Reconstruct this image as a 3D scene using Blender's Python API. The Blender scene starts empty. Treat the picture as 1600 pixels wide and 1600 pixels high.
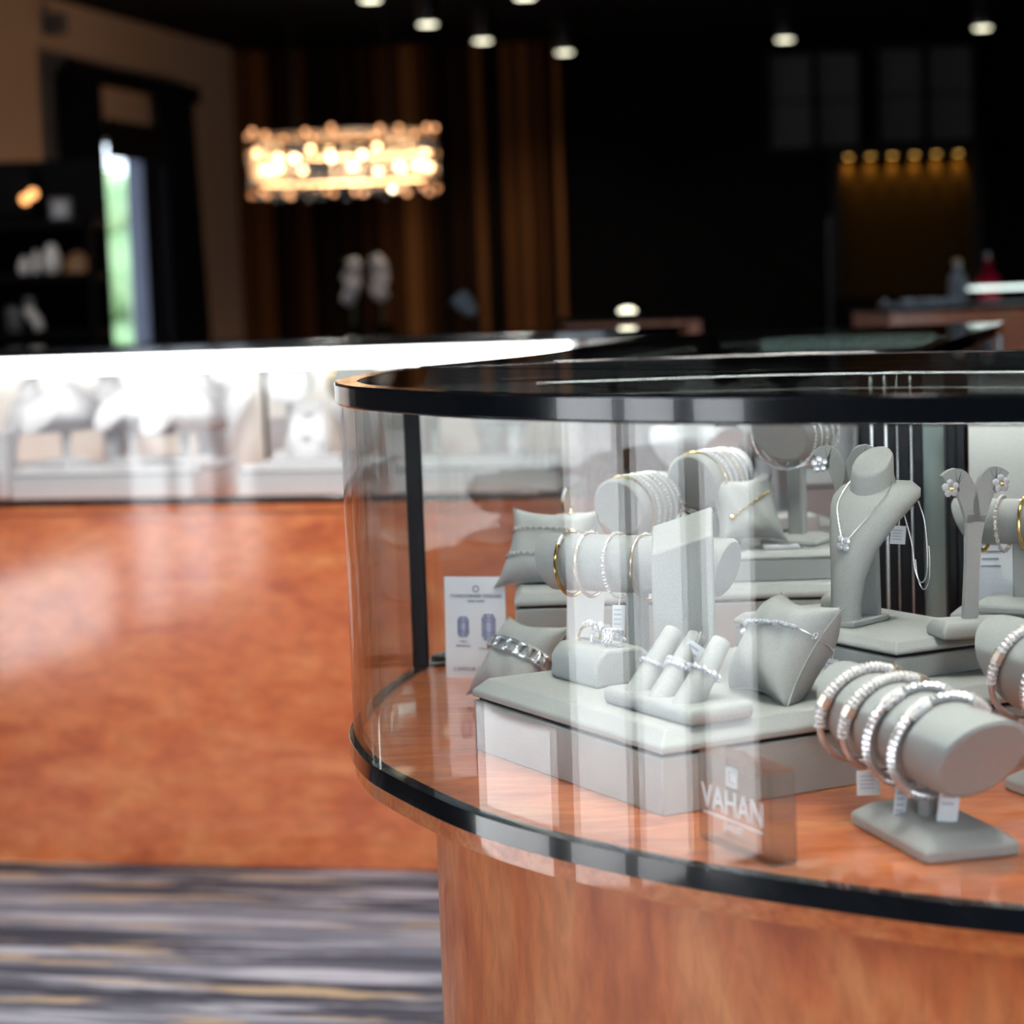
import bpy, bmesh, math, random
from mathutils import Vector, Matrix
random.seed(7)
PI = math.pi
sc = bpy.context.scene
COL = sc.collection

# ------------------------------------------------------------------ camera
CAM_Z, FPX, PITCH, ROLL = 1.165, 3400.0, math.atan(330 / 3400.0), math.radians(2.0)
_c, _s = math.cos(PITCH), math.sin(PITCH)
FWD = Vector((0, _c, -_s)); _up0 = Vector((0, _s, _c)); _rt0 = Vector((1, 0, 0))
RT = _rt0 * math.cos(ROLL) - _up0 * math.sin(ROLL)
UP = _up0 * math.cos(ROLL) + _rt0 * math.sin(ROLL)
cd = bpy.data.cameras.new('camera'); cam = bpy.data.objects.new('camera', cd); COL.objects.link(cam)
cam.matrix_world = Matrix((RT, UP, -FWD)).transposed().to_4x4()
cam.location = (0, 0, CAM_Z)
cd.sensor_width = 36.0; cd.lens = 36.0 * FPX / 1600.0
cd.clip_start = 0.02; cd.clip_end = 200
cd.dof.use_dof = True; cd.dof.focus_distance = 1.85; cd.dof.aperture_fstop = 5.4
sc.camera = cam

# ------------------------------------------------------------------ light of the place
w = bpy.data.worlds.new('sky'); sc.world = w; w.use_nodes = True
bg = w.node_tree.nodes['Background']
bg.inputs[0].default_value = (0.78, 0.88, 1.0, 1); bg.inputs[1].default_value = 5.4
sd = bpy.data.lights.new('sun', 'SUN'); sd.energy = 14; sd.color = (1, .96, .90); sd.angle = .02
sun = bpy.data.objects.new('sun', sd); COL.objects.link(sun); sun.rotation_euler = Vector((-.06, -.55, -.83)).to_track_quat('-Z', 'Y').to_euler()
sc.view_settings.view_transform = 'Standard'; sc.view_settings.look = 'None'
sc.view_settings.exposure = 0.0; sc.view_settings.gamma = 1.0
sc.view_settings.use_curve_mapping = False
try:
    sc.cycles.use_denoising = True
    sc.cycles.denoiser = 'OPENIMAGEDENOISE'
    sc.cycles.max_bounces = 10; sc.cycles.transparent_max_bounces = 40
    sc.cycles.diffuse_bounces = 4; sc.cycles.glossy_bounces = 5; sc.cycles.transmission_bounces = 10
    sc.cycles.caustics_reflective = False; sc.cycles.caustics_refractive = False
    sc.cycles.sample_clamp_indirect = 6.0
except Exception:
    pass

def at(px, py, Y):
    """world point seen at a photo pixel when it stands Y metres in front of the camera"""
    d = FWD * FPX + RT * (px - 800) + UP * (800 - py)
    return d * (Y / d.y) + Vector((0, 0, CAM_Z))

# ------------------------------------------------------------------ materials
M = {}
def mat(name, col=(.5, .5, .5), rough=.5, metal=0, spec=.5, coat=0, coat_r=.03, emit=None, es=0, sheen=0):
    m = bpy.data.materials.new(name); m.use_nodes = True
    b = m.node_tree.nodes['Principled BSDF']
    b.inputs['Base Color'].default_value = (*col, 1); b.inputs['Roughness'].default_value = rough
    b.inputs['Metallic'].default_value = metal; b.inputs['Specular IOR Level'].default_value = spec
    b.inputs['Coat Weight'].default_value = coat; b.inputs['Coat Roughness'].default_value = coat_r
    if sheen: b.inputs['Sheen Weight'].default_value = sheen
    if emit:
        b.inputs['Emission Color'].default_value = (*emit, 1); b.inputs['Emission Strength'].default_value = es
    M[name] = m
    return m
def nodes(m): return m.node_tree.nodes, m.node_tree.links, m.node_tree.nodes['Principled BSDF']
def ramp(N, stops):
    r = N.new('ShaderNodeValToRGB'); e = r.color_ramp.elements
    while len(e) < len(stops): e.new(.5)
    for i, (p, c) in enumerate(stops): e[i].position = p; e[i].color = (*c, 1)
    return r
def noise_mat(name, stops, scale=(1, 1, 1), nscale=5, detail=4, rough=.5, coord='Object', bump=0, coat=0, coat_r=.03, rot=(0, 0, 0), dist=0, spec=.5, metal=0):
    m = mat(name, rough=rough, coat=coat, coat_r=coat_r, spec=spec, metal=metal); N, L, b = nodes(m)
    tc = N.new('ShaderNodeTexCoord'); mp = N.new('ShaderNodeMapping'); nz = N.new('ShaderNodeTexNoise')
    mp.inputs['Scale'].default_value = scale; mp.inputs['Rotation'].default_value = rot
    nz.inputs['Scale'].default_value = nscale; nz.inputs['Detail'].default_value = detail
    nz.inputs['Distortion'].default_value = dist
    r = ramp(N, stops)
    L.new(tc.outputs[coord], mp.inputs[0]); L.new(mp.outputs[0], nz.inputs['Vector'])
    L.new(nz.outputs['Fac'], r.inputs[0]); L.new(r.outputs[0], b.inputs['Base Color'])
    if bump:
        bp = N.new('ShaderNodeBump'); bp.inputs['Strength'].default_value = bump; bp.inputs['Distance'].default_value = .002
        L.new(nz.outputs['Fac'], bp.inputs['Height']); L.new(bp.outputs[0], b.inputs['Normal'])
    return m
def pane_mat(name, tint, ior=1.5):
    """clear sheet: fresnel mirror over a straight-through tint, the same from both faces"""
    m = bpy.data.materials.new(name); m.use_nodes = True; nt = m.node_tree; N, L = nt.nodes, nt.links
    N.clear(); o = N.new('ShaderNodeOutputMaterial'); mx = N.new('ShaderNodeMixShader')
    t = N.new('ShaderNodeBsdfTransparent'); g = N.new('ShaderNodeBsdfGlossy'); f = N.new('ShaderNodeFresnel')
    ge = N.new('ShaderNodeNewGeometry'); ma = N.new('ShaderNodeMapRange')
    t.inputs[0].default_value = (*tint, 1); g.inputs['Roughness'].default_value = 0.0
    ma.inputs['To Min'].default_value = ior; ma.inputs['To Max'].default_value = 1 / ior
    L.new(ge.outputs['Backfacing'], ma.inputs['Value']); L.new(ma.outputs[0], f.inputs['IOR'])
    L.new(f.outputs[0], mx.inputs[0]); L.new(t.outputs[0], mx.inputs[1]); L.new(g.outputs[0], mx.inputs[2])
    L.new(mx.outputs[0], o.inputs[0]); M[name] = m
    return m
def emit_mat(name, col, s):
    m = bpy.data.materials.new(name); m.use_nodes = True; N, L = m.node_tree.nodes, m.node_tree.links
    N.clear(); o = N.new('ShaderNodeOutputMaterial'); e = N.new('ShaderNodeEmission')
    e.inputs[0].default_value = (*col, 1); e.inputs[1].default_value = s; L.new(e.outputs[0], o.inputs[0]); M[name] = m
    return m

def wood_mat(name, scale, rot, rough=.35, coat=.7, coat_r=.06):
    m = mat(name, rough=rough, coat=coat, coat_r=coat_r); N, L, b = nodes(m)
    tc = N.new('ShaderNodeTexCoord'); mp = N.new('ShaderNodeMapping')
    mp.inputs['Scale'].default_value = scale; mp.inputs['Rotation'].default_value = rot
    n1 = N.new('ShaderNodeTexNoise'); n1.inputs['Scale'].default_value = 4.0; n1.inputs['Detail'].default_value = 6; n1.inputs['Distortion'].default_value = 1.1
    n2 = N.new('ShaderNodeTexNoise'); n2.inputs['Scale'].default_value = 22; n2.inputs['Detail'].default_value = 5; n2.inputs['Distortion'].default_value = .4
    r1 = ramp(N, [(.30, (.56, .12, .033)), (.5, (.74, .195, .056)), (.72, (.84, .30, .105))])
    r2 = ramp(N, [(.35, (.72, .66, .62)), (.62, (1, 1, 1))])
    mx = N.new('ShaderNodeMix'); mx.data_type = 'RGBA'; mx.blend_type = 'MULTIPLY'; mx.inputs[0].default_value = .75
    L.new(tc.outputs['Object'], mp.inputs[0]); L.new(mp.outputs[0], n1.inputs['Vector']); L.new(mp.outputs[0], n2.inputs['Vector'])
    L.new(n1.outputs['Fac'], r1.inputs[0]); L.new(n2.outputs['Fac'], r2.inputs[0])
    L.new(r1.outputs[0], mx.inputs[6]); L.new(r2.outputs[0], mx.inputs[7]); L.new(mx.outputs[2], b.inputs['Base Color'])
    return m
wood_mat('wood_deck', (2.2, 9, 9), (0, 0, .5), rough=.3, coat=1.0, coat_r=.015)
wood_mat('wood_panel', (3.2, 3.2, 1.2), (.3, .75, 0), rough=.42, coat=.3, coat_r=.10)
wood_mat('wood_far', (1.1, 2, 3.0), (0, .1, 0), rough=.32, coat=1.0, coat_r=.11)
M['wood_far'].node_tree.nodes['Principled BSDF'].inputs['Coat IOR'].default_value = 1.9
noise_mat('suede', [(.3, (.36, .37, .36)), (.7, (.43, .44, .43))], nscale=900, detail=2, rough=.62, bump=.12)
mat('suede_dark', (.36, .37, .37), .6)
mat('ivory', (.64, .63, .66), .5); mat('white_board', (.92, .92, .90), .5)
mat('black_gloss', (.006, .007, .009), .12, coat=.6)
mat('black_metal', (.012, .013, .016), .28, spec=.6)
mat('post_black', (.006, .007, .01), .35, spec=.2)
mat('gap_pale', (.50, .60, .60), .35)  # pale colour holds the brightness seen through the door gap
mat('gap_black', (.01, .01, .012), .6)
mat('silver', (.90, .90, .92), .25, metal=.75)
mat('gold', (.83, .58, .22), .2, metal=1)
mat('rose_gold', (.92, .74, .60), .25, metal=.7)
noise_mat('pave', [(.36, (.55, .53, .55)), (.52, (.95, .92, .93)), (.70, (.95, .78, .62))], nscale=420, detail=2, rough=.25, metal=.25, bump=.6)
noise_mat('pave_cool', [(.40, (.50, .51, .60)), (.60, (.98, .98, 1.0))], nscale=500, detail=2, rough=.2, metal=.3, bump=.6)
mat('diamond', (.93, .94, 1.0), .08, metal=.35)
mat('tag_white', (.86, .87, .90), .5)
mat('tag_pink', (.75, .62, .66), .5)
mat('tag_ink', (.50, .52, .60), .5)
mat('card', (.90, .92, .97), .5)
mat('ink_grey', (.16, .18, .26), .6)
mat('ink_blue', (.22, .25, .42), .6)
mat('ink_pale', (.55, .60, .80), .6)
pane_mat('pane', (.985, .995, .99))
pane_mat('pane_top', (.955, .985, .97))
pane_mat('pane_window', (.98, .99, .99))
pane_mat('crystal_drop', (.93, .88, .82), 1.7)
m = bpy.data.materials.new('crystal'); m.use_nodes = True; b = m.node_tree.nodes['Principled BSDF']
b.inputs['Base Color'].default_value = (1, 1, 1, 1); b.inputs['Roughness'].default_value = 0; b.inputs['IOR'].default_value = 1.5
b.inputs['Transmission Weight'].default_value = 1; M['crystal'] = m
N, L = m.node_tree.nodes, m.node_tree.links; tr = N.new('ShaderNodeBsdfTransparent'); mx_ = N.new('ShaderNodeMixShader'); mx_.inputs[0].default_value = .6
L.new(b.outputs[0], mx_.inputs[1]); L.new(tr.outputs[0], mx_.inputs[2]); L.new(mx_.outputs[0], N['Material Output'].inputs[0])
mat('etch', (.92, .90, .93), .6)
emit_mat('led_rear_added', (1.0, .99, .96), 26); emit_mat('led_tube', (.72, 1.0, .94), 4); emit_mat('led_small', (.85, 1.0, .95), 2.5); emit_mat('led_far', (1.0, .99, .97), 10); emit_mat('led_near', (.97, 1.0, .95), 34); emit_mat('led_mid', (.90, 1.0, .95), 9)
emit_mat('bulb', (1.0, .62, .30), 22); emit_mat('bulb_soft', (1.0, .45, .2), 3)
emit_mat('spot_face', (1.0, .95, .70), 4); emit_mat('amber', (1.0, .55, .12), 5); emit_mat('lamp_orange', (1.0, .42, .14), 3)
mat('wall_black', (.0025, .0025, .003), .9, spec=.05); mat('ceiling_black', (.004, .004, .005), .9, spec=.1)
mat('wall_tan', (.46, .33, .25), .85, spec=.2)
mat('wall_grey', (.03, .03, .033), .8, spec=.2)
mat('curtain', (.004, .004, .006), .9, spec=.05); mat('shade_grey', (.36, .40, .46), .7)
mat('frame_black', (.004, .004, .005), .7, spec=.15)
mat('metal_dark', (.02, .02, .022), .4, metal=.6)
mat('shelf_black', (.004, .004, .005), .8, spec=.08)
mat('white_ceramic', (.75, .72, .70), .4); mat('petal', (.85, .83, .88), .6); mat('stem_green', (.06, .12, .04), .6)
mat('brown_box', (.26, .13, .06), .6); mat('grey_frame', (.10, .10, .11), .5); mat('red_glass', (.22, .005, .02), .2)
mat('dark_pane', (.075, .077, .082), .7, spec=.1)
mat('gold_cloth', (.016, .009, .002), .9, spec=.03)
noise_mat('pavement', [(.3, (.60, .58, .58)), (.7, (.72, .70, .69))], nscale=6, rough=.9)
noise_mat('leaf', [(.3, (.17, .30, .13)), (.55, (.26, .40, .21)), (.8, (.38, .44, .22))], nscale=5, rough=.9)

m = bpy.data.materials.new('sheer'); m.use_nodes = True; N, L = m.node_tree.nodes, m.node_tree.links; N.clear()
o = N.new('ShaderNodeOutputMaterial'); x = N.new('ShaderNodeMixShader'); d = N.new('ShaderNodeBsdfDiffuse'); q = N.new('ShaderNodeBsdfTranslucent')
d.inputs[0].default_value = (.4, .43, .5, 1); q.inputs[0].default_value = (.34, .37, .44, 1); x.inputs[0].default_value = .6
L.new(d.outputs[0], x.inputs[1]); L.new(q.outputs[0], x.inputs[2]); L.new(x.outputs[0], o.inputs[0]); M['sheer'] = m
# carpet: dark slate with long woven streaks of pale grey and ochre
m = mat('carpet', rough=.95, spec=.1); N, L, b = nodes(m)
tc = N.new('ShaderNodeTexCoord'); mp = N.new('ShaderNodeMapping'); mp.inputs['Rotation'].default_value = (0, 0, math.radians(12.5))
L.new(tc.outputs['Object'], mp.inputs[0])
def streak(sx, sy, lo, hi, seed):
    q = N.new('ShaderNodeMapping'); q.inputs['Scale'].default_value = (sx, sy, 1); q.inputs['Location'].default_value = (seed, seed * 1.7, 0)
    n = N.new('ShaderNodeTexNoise'); n.inputs['Scale'].default_value = 1; n.inputs['Detail'].default_value = 5; n.inputs['Roughness'].default_value = .62
    r = ramp(N, [(lo, (0, 0, 0)), (hi, (1, 1, 1))])
    L.new(mp.outputs[0], q.inputs[0]); L.new(q.outputs[0], n.inputs['Vector']); L.new(n.outputs['Fac'], r.inputs[0])
    return r.outputs[0]
base = ramp(N, [(.42, (.055, .058, .080)), (.58, (.17, .18, .23))])
qn = N.new('ShaderNodeMapping'); qn.inputs['Scale'].default_value = (.35, 3.2, 1); nb = N.new('ShaderNodeTexNoise'); nb.inputs['Scale'].default_value = 1.3; nb.inputs['Detail'].default_value = 3
L.new(mp.outputs[0], qn.inputs[0]); L.new(qn.outputs[0], nb.inputs['Vector']); L.new(nb.outputs['Fac'], base.inputs[0])
def mixc(a, c, f):
    x = N.new('ShaderNodeMix'); x.data_type = 'RGBA'; L.new(f, x.inputs[0]); L.new(a, x.inputs[6]); x.inputs[7].default_value = (*c, 1)
    return x.outputs[2]
c1 = mixc(base.outputs[0], (.42, .43, .50), streak(1.5, 20, .50, .60, 3.1))
c2 = mixc(c1, (.42, .32, .22), streak(2.0, 17, .57, .62, 9.7))
L.new(c2, b.inputs['Base Color'])

# walnut planks: one tone per plank
m = mat('plank', rough=.85, spec=.08); N, L, b = nodes(m)
oi = N.new('ShaderNodeObjectInfo'); r = ramp(N, [(0, (.004, .002, .001)), (.4, (.035, .013, .005)), (.75, (.13, .048, .015)), (1, (.36, .15, .05))])
tc = N.new('ShaderNodeTexCoord'); mp = N.new('ShaderNodeMapping'); mp.inputs['Scale'].default_value = (30, 30, 1.5); nz = N.new('ShaderNodeTexNoise'); nz.inputs['Scale'].default_value = 2
mm = N.new('ShaderNodeMix'); mm.data_type = 'RGBA'; mm.blend_type = 'MULTIPLY'; mm.inputs[0].default_value = .7
L.new(oi.outputs['Random'], r.inputs[0]); L.new(tc.outputs['Object'], mp.inputs[0]); L.new(mp.outputs[0], nz.inputs['Vector'])
L.new(r.outputs[0], mm.inputs[6]); L.new(nz.outputs['Fac'], mm.inputs[7]); L.new(mm.outputs[2], b.inputs['Base Color'])

# ------------------------------------------------------------------ mesh helpers
class G:
    def __init__(self): self.v = []; self.f = []
    def add(self, vs, fs, mx=None):
        o = len(self.v)
        self.v += [tuple(mx @ Vector(p)) if mx else tuple(p) for p in vs]
        self.f += [tuple(i + o for i in f) for f in fs]
        return self
    def box(self, c, s, mx=None):
        x, y, z = c; a, b_, d = s[0] / 2, s[1] / 2, s[2] / 2
        vs = [(x + i * a, y + j * b_, z + k * d) for k in (-1, 1) for j in (-1, 1) for i in (-1, 1)]
        return self.add(vs, [(0, 2, 3, 1), (4, 5, 7, 6), (0, 1, 5, 4), (2, 6, 7, 3), (0, 4, 6, 2), (1, 3, 7, 5)], mx)
    def loft(self, rings, closed=True, cap=True, loop=False, mx=None):
        n = len(rings[0]); vs = [p for r_ in rings for p in r_]; fs = []; R_ = len(rings)
        for i in range(R_ if loop else R_ - 1):
            for j in range(n if closed else n - 1):
                a, b_ = i * n + j, i * n + (j + 1) % n
                c, d = ((i + 1) % R_) * n + (j + 1) % n, ((i + 1) % R_) * n + j
                fs.append((a, b_, c, d))
        if cap and not loop and closed:
            fs.append(tuple(range(n - 1, -1, -1))); fs.append(tuple((R_ - 1) * n + j for j in range(n)))
        return self.add(vs, fs, mx)
    def lathe(self, prof, n=24, c=(0, 0, 0), mx=None):
        rings = [[(c[0] + r_ * math.cos(2 * PI * k / n), c[1] + r_ * math.sin(2 * PI * k / n), c[2] + z) for k in range(n)] for r_, z in prof]
        return self.loft(rings, mx=mx)
    def prism(self, pts, z0, z1, mx=None):
        return self.loft([[(x, y, z0) for x, y in pts], [(x, y, z1) for x, y in pts]], mx=mx)
    def tube(self, path, r_, n=8, loop=False, mx=None):
        P = [Vector(p) for p in path]; rings = []; K = len(P)
        prev = None
        for i in range(K):
            if loop: t = (P[(i + 1) % K] - P[i - 1])
            else: t = P[min(i + 1, K - 1)] - P[max(i - 1, 0)]
            t = t.normalized() if t.length > 1e-9 else Vector((0, 0, 1))
            if prev is None:
                a = Vector((0, 0, 1)) if abs(t.z) < .9 else Vector((1, 0, 0))
                u = (a - t * a.dot(t)).normalized()
            else: u = (prev - t * prev.dot(t)).normalized()
            prev = u; v = t.cross(u)
            rr = r_[i] if isinstance(r_, (list, tuple)) else r_
            rings.append([tuple(P[i] + u * rr * math.cos(2 * PI * k / n) + v * rr * math.sin(2 * PI * k / n)) for k in range(n)])
        return self.loft(rings, loop=loop, mx=mx)
    def ball(self, c, r_, n=8, m_=5, s=(1, 1, 1), mx=None):
        rings = []
        for i in range(m_ + 1):
            a = -PI / 2 + PI * (i / m_ * .96 + .02)
            rings.append([(c[0] + s[0] * r_ * math.cos(a) * math.cos(2 * PI * k / n), c[1] + s[1] * r_ * math.cos(a) * math.sin(2 * PI * k / n), c[2] + s[2] * r_ * math.sin(a)) for k in range(n)])
        return self.loft(rings, mx=mx)
def mesh(name, g, smooth=40):
    me = bpy.data.meshes.new(name); me.from_pydata(g.v, [], g.f)
    bm = bmesh.new(); bm.from_mesh(me); bmesh.ops.recalc_face_normals(bm, faces=bm.faces); bm.to_mesh(me); bm.free()
    if smooth:
        me.polygons.foreach_set('use_smooth', [True] * len(me.polygons)); me.set_sharp_from_angle(angle=math.radians(smooth))
    return me
def link(name, me, m, parent=None, bevel=0, seg=2):
    o = bpy.data.objects.new(name, me); COL.objects.link(o)
    if m and not me.materials: me.materials.append(M[m])
    if parent: o.parent = parent
    if bevel:
        b_ = o.modifiers.new('bevel', 'BEVEL'); b_.width = bevel; b_.segments = seg; b_.limit_method = 'ANGLE'; b_.angle_limit = math.radians(35)
        b_.harden_normals = False
    return o
def obj(name, g, m, parent=None, bevel=0, smooth=40, seg=2): return link(name, mesh(name, g, smooth), m, parent, bevel, seg)
def tag(o, label, cat, group=None):
    o['label'] = label; o['category'] = cat
    if group: o['group'] = group
    return o
def thing(name, label, cat, loc=(0, 0, 0), rz=0, group=None, mx=None):
    o = bpy.data.objects.new(name, None); COL.objects.link(o); o.empty_display_size = .02
    if mx: o.matrix_world = mx
    else: o.location = loc; o.rotation_euler = (0, 0, rz)
    return tag(o, label, cat, group)
def struct(o): o['kind'] = 'structure'; return o
def text(name, s, size, m, parent, mx, ext=.00015, align='CENTER'):
    cu = bpy.data.curves.new(name, 'FONT'); cu.body = s; cu.size = size; cu.align_x = align; cu.extrude = ext
    t = bpy.data.objects.new(name + '_c', cu); COL.objects.link(t)
    dg = bpy.context.evaluated_depsgraph_get(); me = bpy.data.meshes.new_from_object(t.evaluated_get(dg))
    bpy.data.objects.remove(t)
    me.materials.clear()
    o = link(name, me, m, parent); o.matrix_local = mx
    return o
def spline(pts, n=8, closed=False):
    P = [Vector(p) for p in pts]; K = len(P); out = []
    for i in range(K if closed else K - 1):
        g = (lambda k: P[k % K]) if closed else (lambda k: P[max(0, min(K - 1, k))])
        a, b_, c, d = g(i - 1), g(i), g(i + 1), g(i + 2)
        for j in range(n):
            t = j / n
            out.append(.5 * ((2 * b_) + (c - a) * t + (2 * a - 5 * b_ + 4 * c - d) * t * t + (3 * b_ - a - 3 * c + d) * t ** 3))
    if not closed: out.append(P[-1])
    return out
def offset(pts, d):
    """closed outline moved inwards by d (points run clockwise or not: sign found from area)"""
    K = len(pts); A = sum(pts[i][0] * pts[(i + 1) % K][1] - pts[(i + 1) % K][0] * pts[i][1] for i in range(K))
    sg = 1 if A > 0 else -1; out = []
    for i in range(K):
        t = Vector(pts[(i + 1) % K]) - Vector(pts[i - 1]); t = t.normalized()
        out.append((pts[i][0] - t.y * d * sg, pts[i][1] + t.x * d * sg))
    return out
def ring_wall(g, a, b_, z0, z1):
    """closed band between outline a (outside) and b_ (inside)"""
    rings = [[(x, y, z0) for x, y in a], [(x, y, z1) for x, y in a], [(x, y, z1) for x, y in b_], [(x, y, z0) for x, y in b_]]
    n = len(a); vs = [p for r_ in rings for p in r_]; fs = []
    for k in range(4):
        for j in range(n): fs.append((k * n + j, k * n + (j + 1) % n, ((k + 1) % 4) * n + (j + 1) % n, ((k + 1) % 4) * n + j))
    return g.add(vs, fs)
def strip_wall(g, a, b_, z0, z1):
    """open band (a pane) between path a and path b_"""
    rings = [[(*p, z0), (*p, z1), (*q, z1), (*q, z0)] for p, q in zip(a, b_)]
    return g.loft(rings)
def rot_mx(x, z_up, loc):
    """matrix whose local X, Y, Z are the given x, z_up x x, z_up"""
    X = Vector(x).normalized(); Z = Vector(z_up); Z = (Z - X * Z.dot(X)).normalized(); Y = Z.cross(X)
    return Matrix.Translation(Vector(loc)) @ Matrix((X, Y, Z)).transposed().to_4x4()
def rz_mx(loc, a): return Matrix.Translation(Vector(loc)) @ Matrix.Rotation(a, 4, 'Z')

# ================================================================== the room
CEIL = 2.72
PLAN = [(-2.58, -2.38), (6.3, -2.38), (6.3, 13.4), (-3.5, 13.4), (-3.5, 7.1), (-2.58, 7.1)]
g = G().prism(PLAN, -.07, 0); struct(obj('floor', g, 'carpet', smooth=0))
g = G().prism(PLAN, CEIL, CEIL + .1); struct(obj('ceiling', g, 'ceiling_black', smooth=0))
# outside: paving, and a hedge beyond the far window
g = G().box((-6, 2, -.12), (60, 60, .1)); struct(obj('ground_outside', g, 'pavement', smooth=0))
FARY = 13.2
xc = at(372, 300, FARY).x
far = struct(obj('wall_far', G().box(((xc + 7) / 2, FARY + .1, CEIL / 2), (7 - xc, .2, CEIL)), 'wall_black', smooth=0))
struct(obj('wall_right', G().box((6.2, 4.2, CEIL / 2), (.2, 18, CEIL)), 'wall_black', smooth=0))
YB = -2.3
g = G(); f_no = 10
for a, c, k in ((-2.6, -1.9, 'p'), (-1.9, -.5, 'p'), (-.5, 1.1, 'w'), (1.1, 1.4, 'p'), (1.4, 3.0, 'w'), (3.0, 6.3, 'p')):
    if k == 'p': g.box(((a + c) / 2, YB, CEIL / 2), (c - a, .16, CEIL))
    else:
        g.box(((a + c) / 2, YB, CEIL - .04), (c - a, .16, .08))
        f = G()
        for xx in (a + .025, (a + c) / 2, c - .025): f.box((xx, YB, 1.32), (.05, .06, 2.62))
        for zz in (.03, 2.6): f.box(((a + c) / 2, YB, zz), (c - a, .055, .06))
        wo = struct(obj('window_%d' % f_no, f, 'frame_black', smooth=0)); f_no += 1
        obj('pane', G().box(((a + c) / 2, YB, 1.32), (c - a - .1, .008, 2.5)), 'pane_window', wo, smooth=0)
struct(obj('wall_back', g, 'wall_grey', smooth=0))
# planks on the far wall
x0, x1 = xc + .01, at(876, 300, FARY).x
x = x0; k = 0
pm = {}
while x < x1 - .02:
    wd = random.choice((.042, .05, .058)); th = random.choice((.02, .032, .045))
    if (wd, th) not in pm:
        pm[(wd, th)] = mesh('plank', G().box((0, 0, 0), (wd - .006, th, CEIL - .04)), 0)
    o = link('plank', pm[(wd, th)], 'plank', far); o.location = (x + wd / 2, FARY - th / 2 + .004, CEIL / 2)
    x += wd; k += 1
# left wall of the far end: runs back towards the camera on the left
LD = Vector((-.25, -.97, 0)).normalized(); LN = Vector((.97, -.25, 0)).normalized()
C0 = Vector((xc, FARY, 0))
def lw(s, out, z): return C0 + LD * s + LN * out + Vector((0, 0, z))
def lbox(g, s0, s1, o0, o1, z0, z1):
    vs = [lw(s, o, z) for z in (z0, z1) for o in (o0, o1) for s in (s0, s1)]
    return g.add(vs, [(0, 2, 3, 1), (4, 5, 7, 6), (0, 1, 5, 4), (2, 6, 7, 3), (0, 4, 6, 2), (1, 3, 7, 5)])
def s_at(px):  # distance along the left wall seen at pixel column px
    d = at(px, 470, 1.0); t = d.x / d.y
    # C0 + LD*s : x = t*y
    return (C0.x - t * C0.y) / (t * LD.y - LD.x)
s_w0, s_w1 = s_at(250), s_at(140)       # opening between these
WH = 2.12
g = G(); lbox(g, 0, s_w0, -.10, 0, 0, CEIL); lbox(g, s_w0, s_w1, -.10, 0, WH, CEIL); lbox(g, s_w1, 7.0, -.10, 0, 0, CEIL)
struct(obj('wall_left', g, 'wall_tan', smooth=0))
g = G()
for a, c in ((s_w0, s_w0 + .05), (s_w1 - .05, s_w1)): lbox(g, a, c, -.14, .02, 0, WH)
lbox(g, s_w0, s_w1, -.14, .02, WH - .05, WH); lbox(g, s_w0, s_w1, -.14, .02, .0, .08)
w1 = struct(obj('window_1', g, 'frame_black', smooth=0))
g = G(); lbox(g, s_w0 + .05, s_w1 - .05, -.075, -.067, .08, WH - .05); obj('pane', g, 'pane_window', w1, smooth=0)
sm = s_at(219)
g = G(); lbox(g, s_at(290), sm, -.045, -.041, .08, WH - .05); obj('sheer_blind', g, 'sheer', w1, smooth=0)
# hedge beyond it
hp = at(185, 470, 17.5)
g = G(); rr = random.Random(5)
for k in range(150):
    p = Vector((hp.x + rr.uniform(-2.2, .9), hp.y + rr.uniform(-.2, 1.2), rr.uniform(.15, 2.1)))
    g.ball(p, rr.uniform(.25, .45), 8, 5)
tag(obj('hedge', g, 'leaf'), 'pale green sunlit hedge seen through the tall far window', 'hedge')
# near storefront on the left, out of the picture: tall windows down to the floor (light and reflections come from here)
WX = -2.5
segs = [(-2.2, .31, 'p'), (.31, .71, 'w'), (.71, .83, 'p'), (.83, 1.31, 'w'), (1.31, 1.36, 'p'), (1.36, 1.78, 'w'), (1.78, 1.92, 'p'), (1.92, 2.95, 'b'), (2.95, 7.2, 'p')]
g = G(); n = 2
for a, c, t in segs:
    if t == 'p': g.box((WX - .03, (a + c) / 2, CEIL / 2), (.05, c - a, CEIL))
    else:
        g.box((WX - .03, (a + c) / 2, CEIL - .06), (.05, c - a, .12))
        f = G()
        for yy in (a + .01, c - .01): f.box((WX - .03, yy, 1.30), (.03, .02, 2.58))
        for zz in (.02, 2.57): f.box((WX - .03, (a + c) / 2, zz), (.03, c - a - .04, .04))
        wo = struct(obj('window_%d' % n, f, 'frame_black', smooth=0))
        if t == 'b':  # unseen blind added to keep the upper reflections dark
            bl = thing('added_blind', 'black blind added in the unseen left window, keeping reflections dark above knee height', 'blind', (WX + .02, (a + c) / 2, 0))
            obj('cloth', G().box((0, 0, 1.44), (.004, c - a, 2.14)), 'curtain', bl, smooth=0); obj('rail', G().box((0, 0, .37), (.02, c - a, .03)), 'metal_dark', bl, smooth=0)
        obj('pane', G().box((WX - .03, (a + c) / 2, 1.3), (.006, c - a - .04, 2.5)), 'pane_window', wo, smooth=0); n += 1
struct(obj('wall_left_near', g, 'wall_grey', smooth=0))
g = G().box(((WX + lw(6.4, 0, 0).x) / 2 - .1, 7.15, CEIL / 2), (abs(WX - lw(6.4, 0, 0).x) + .6, .12, CEIL)); struct(obj('wall_left_return', g, 'wall_tan', smooth=0))


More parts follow.
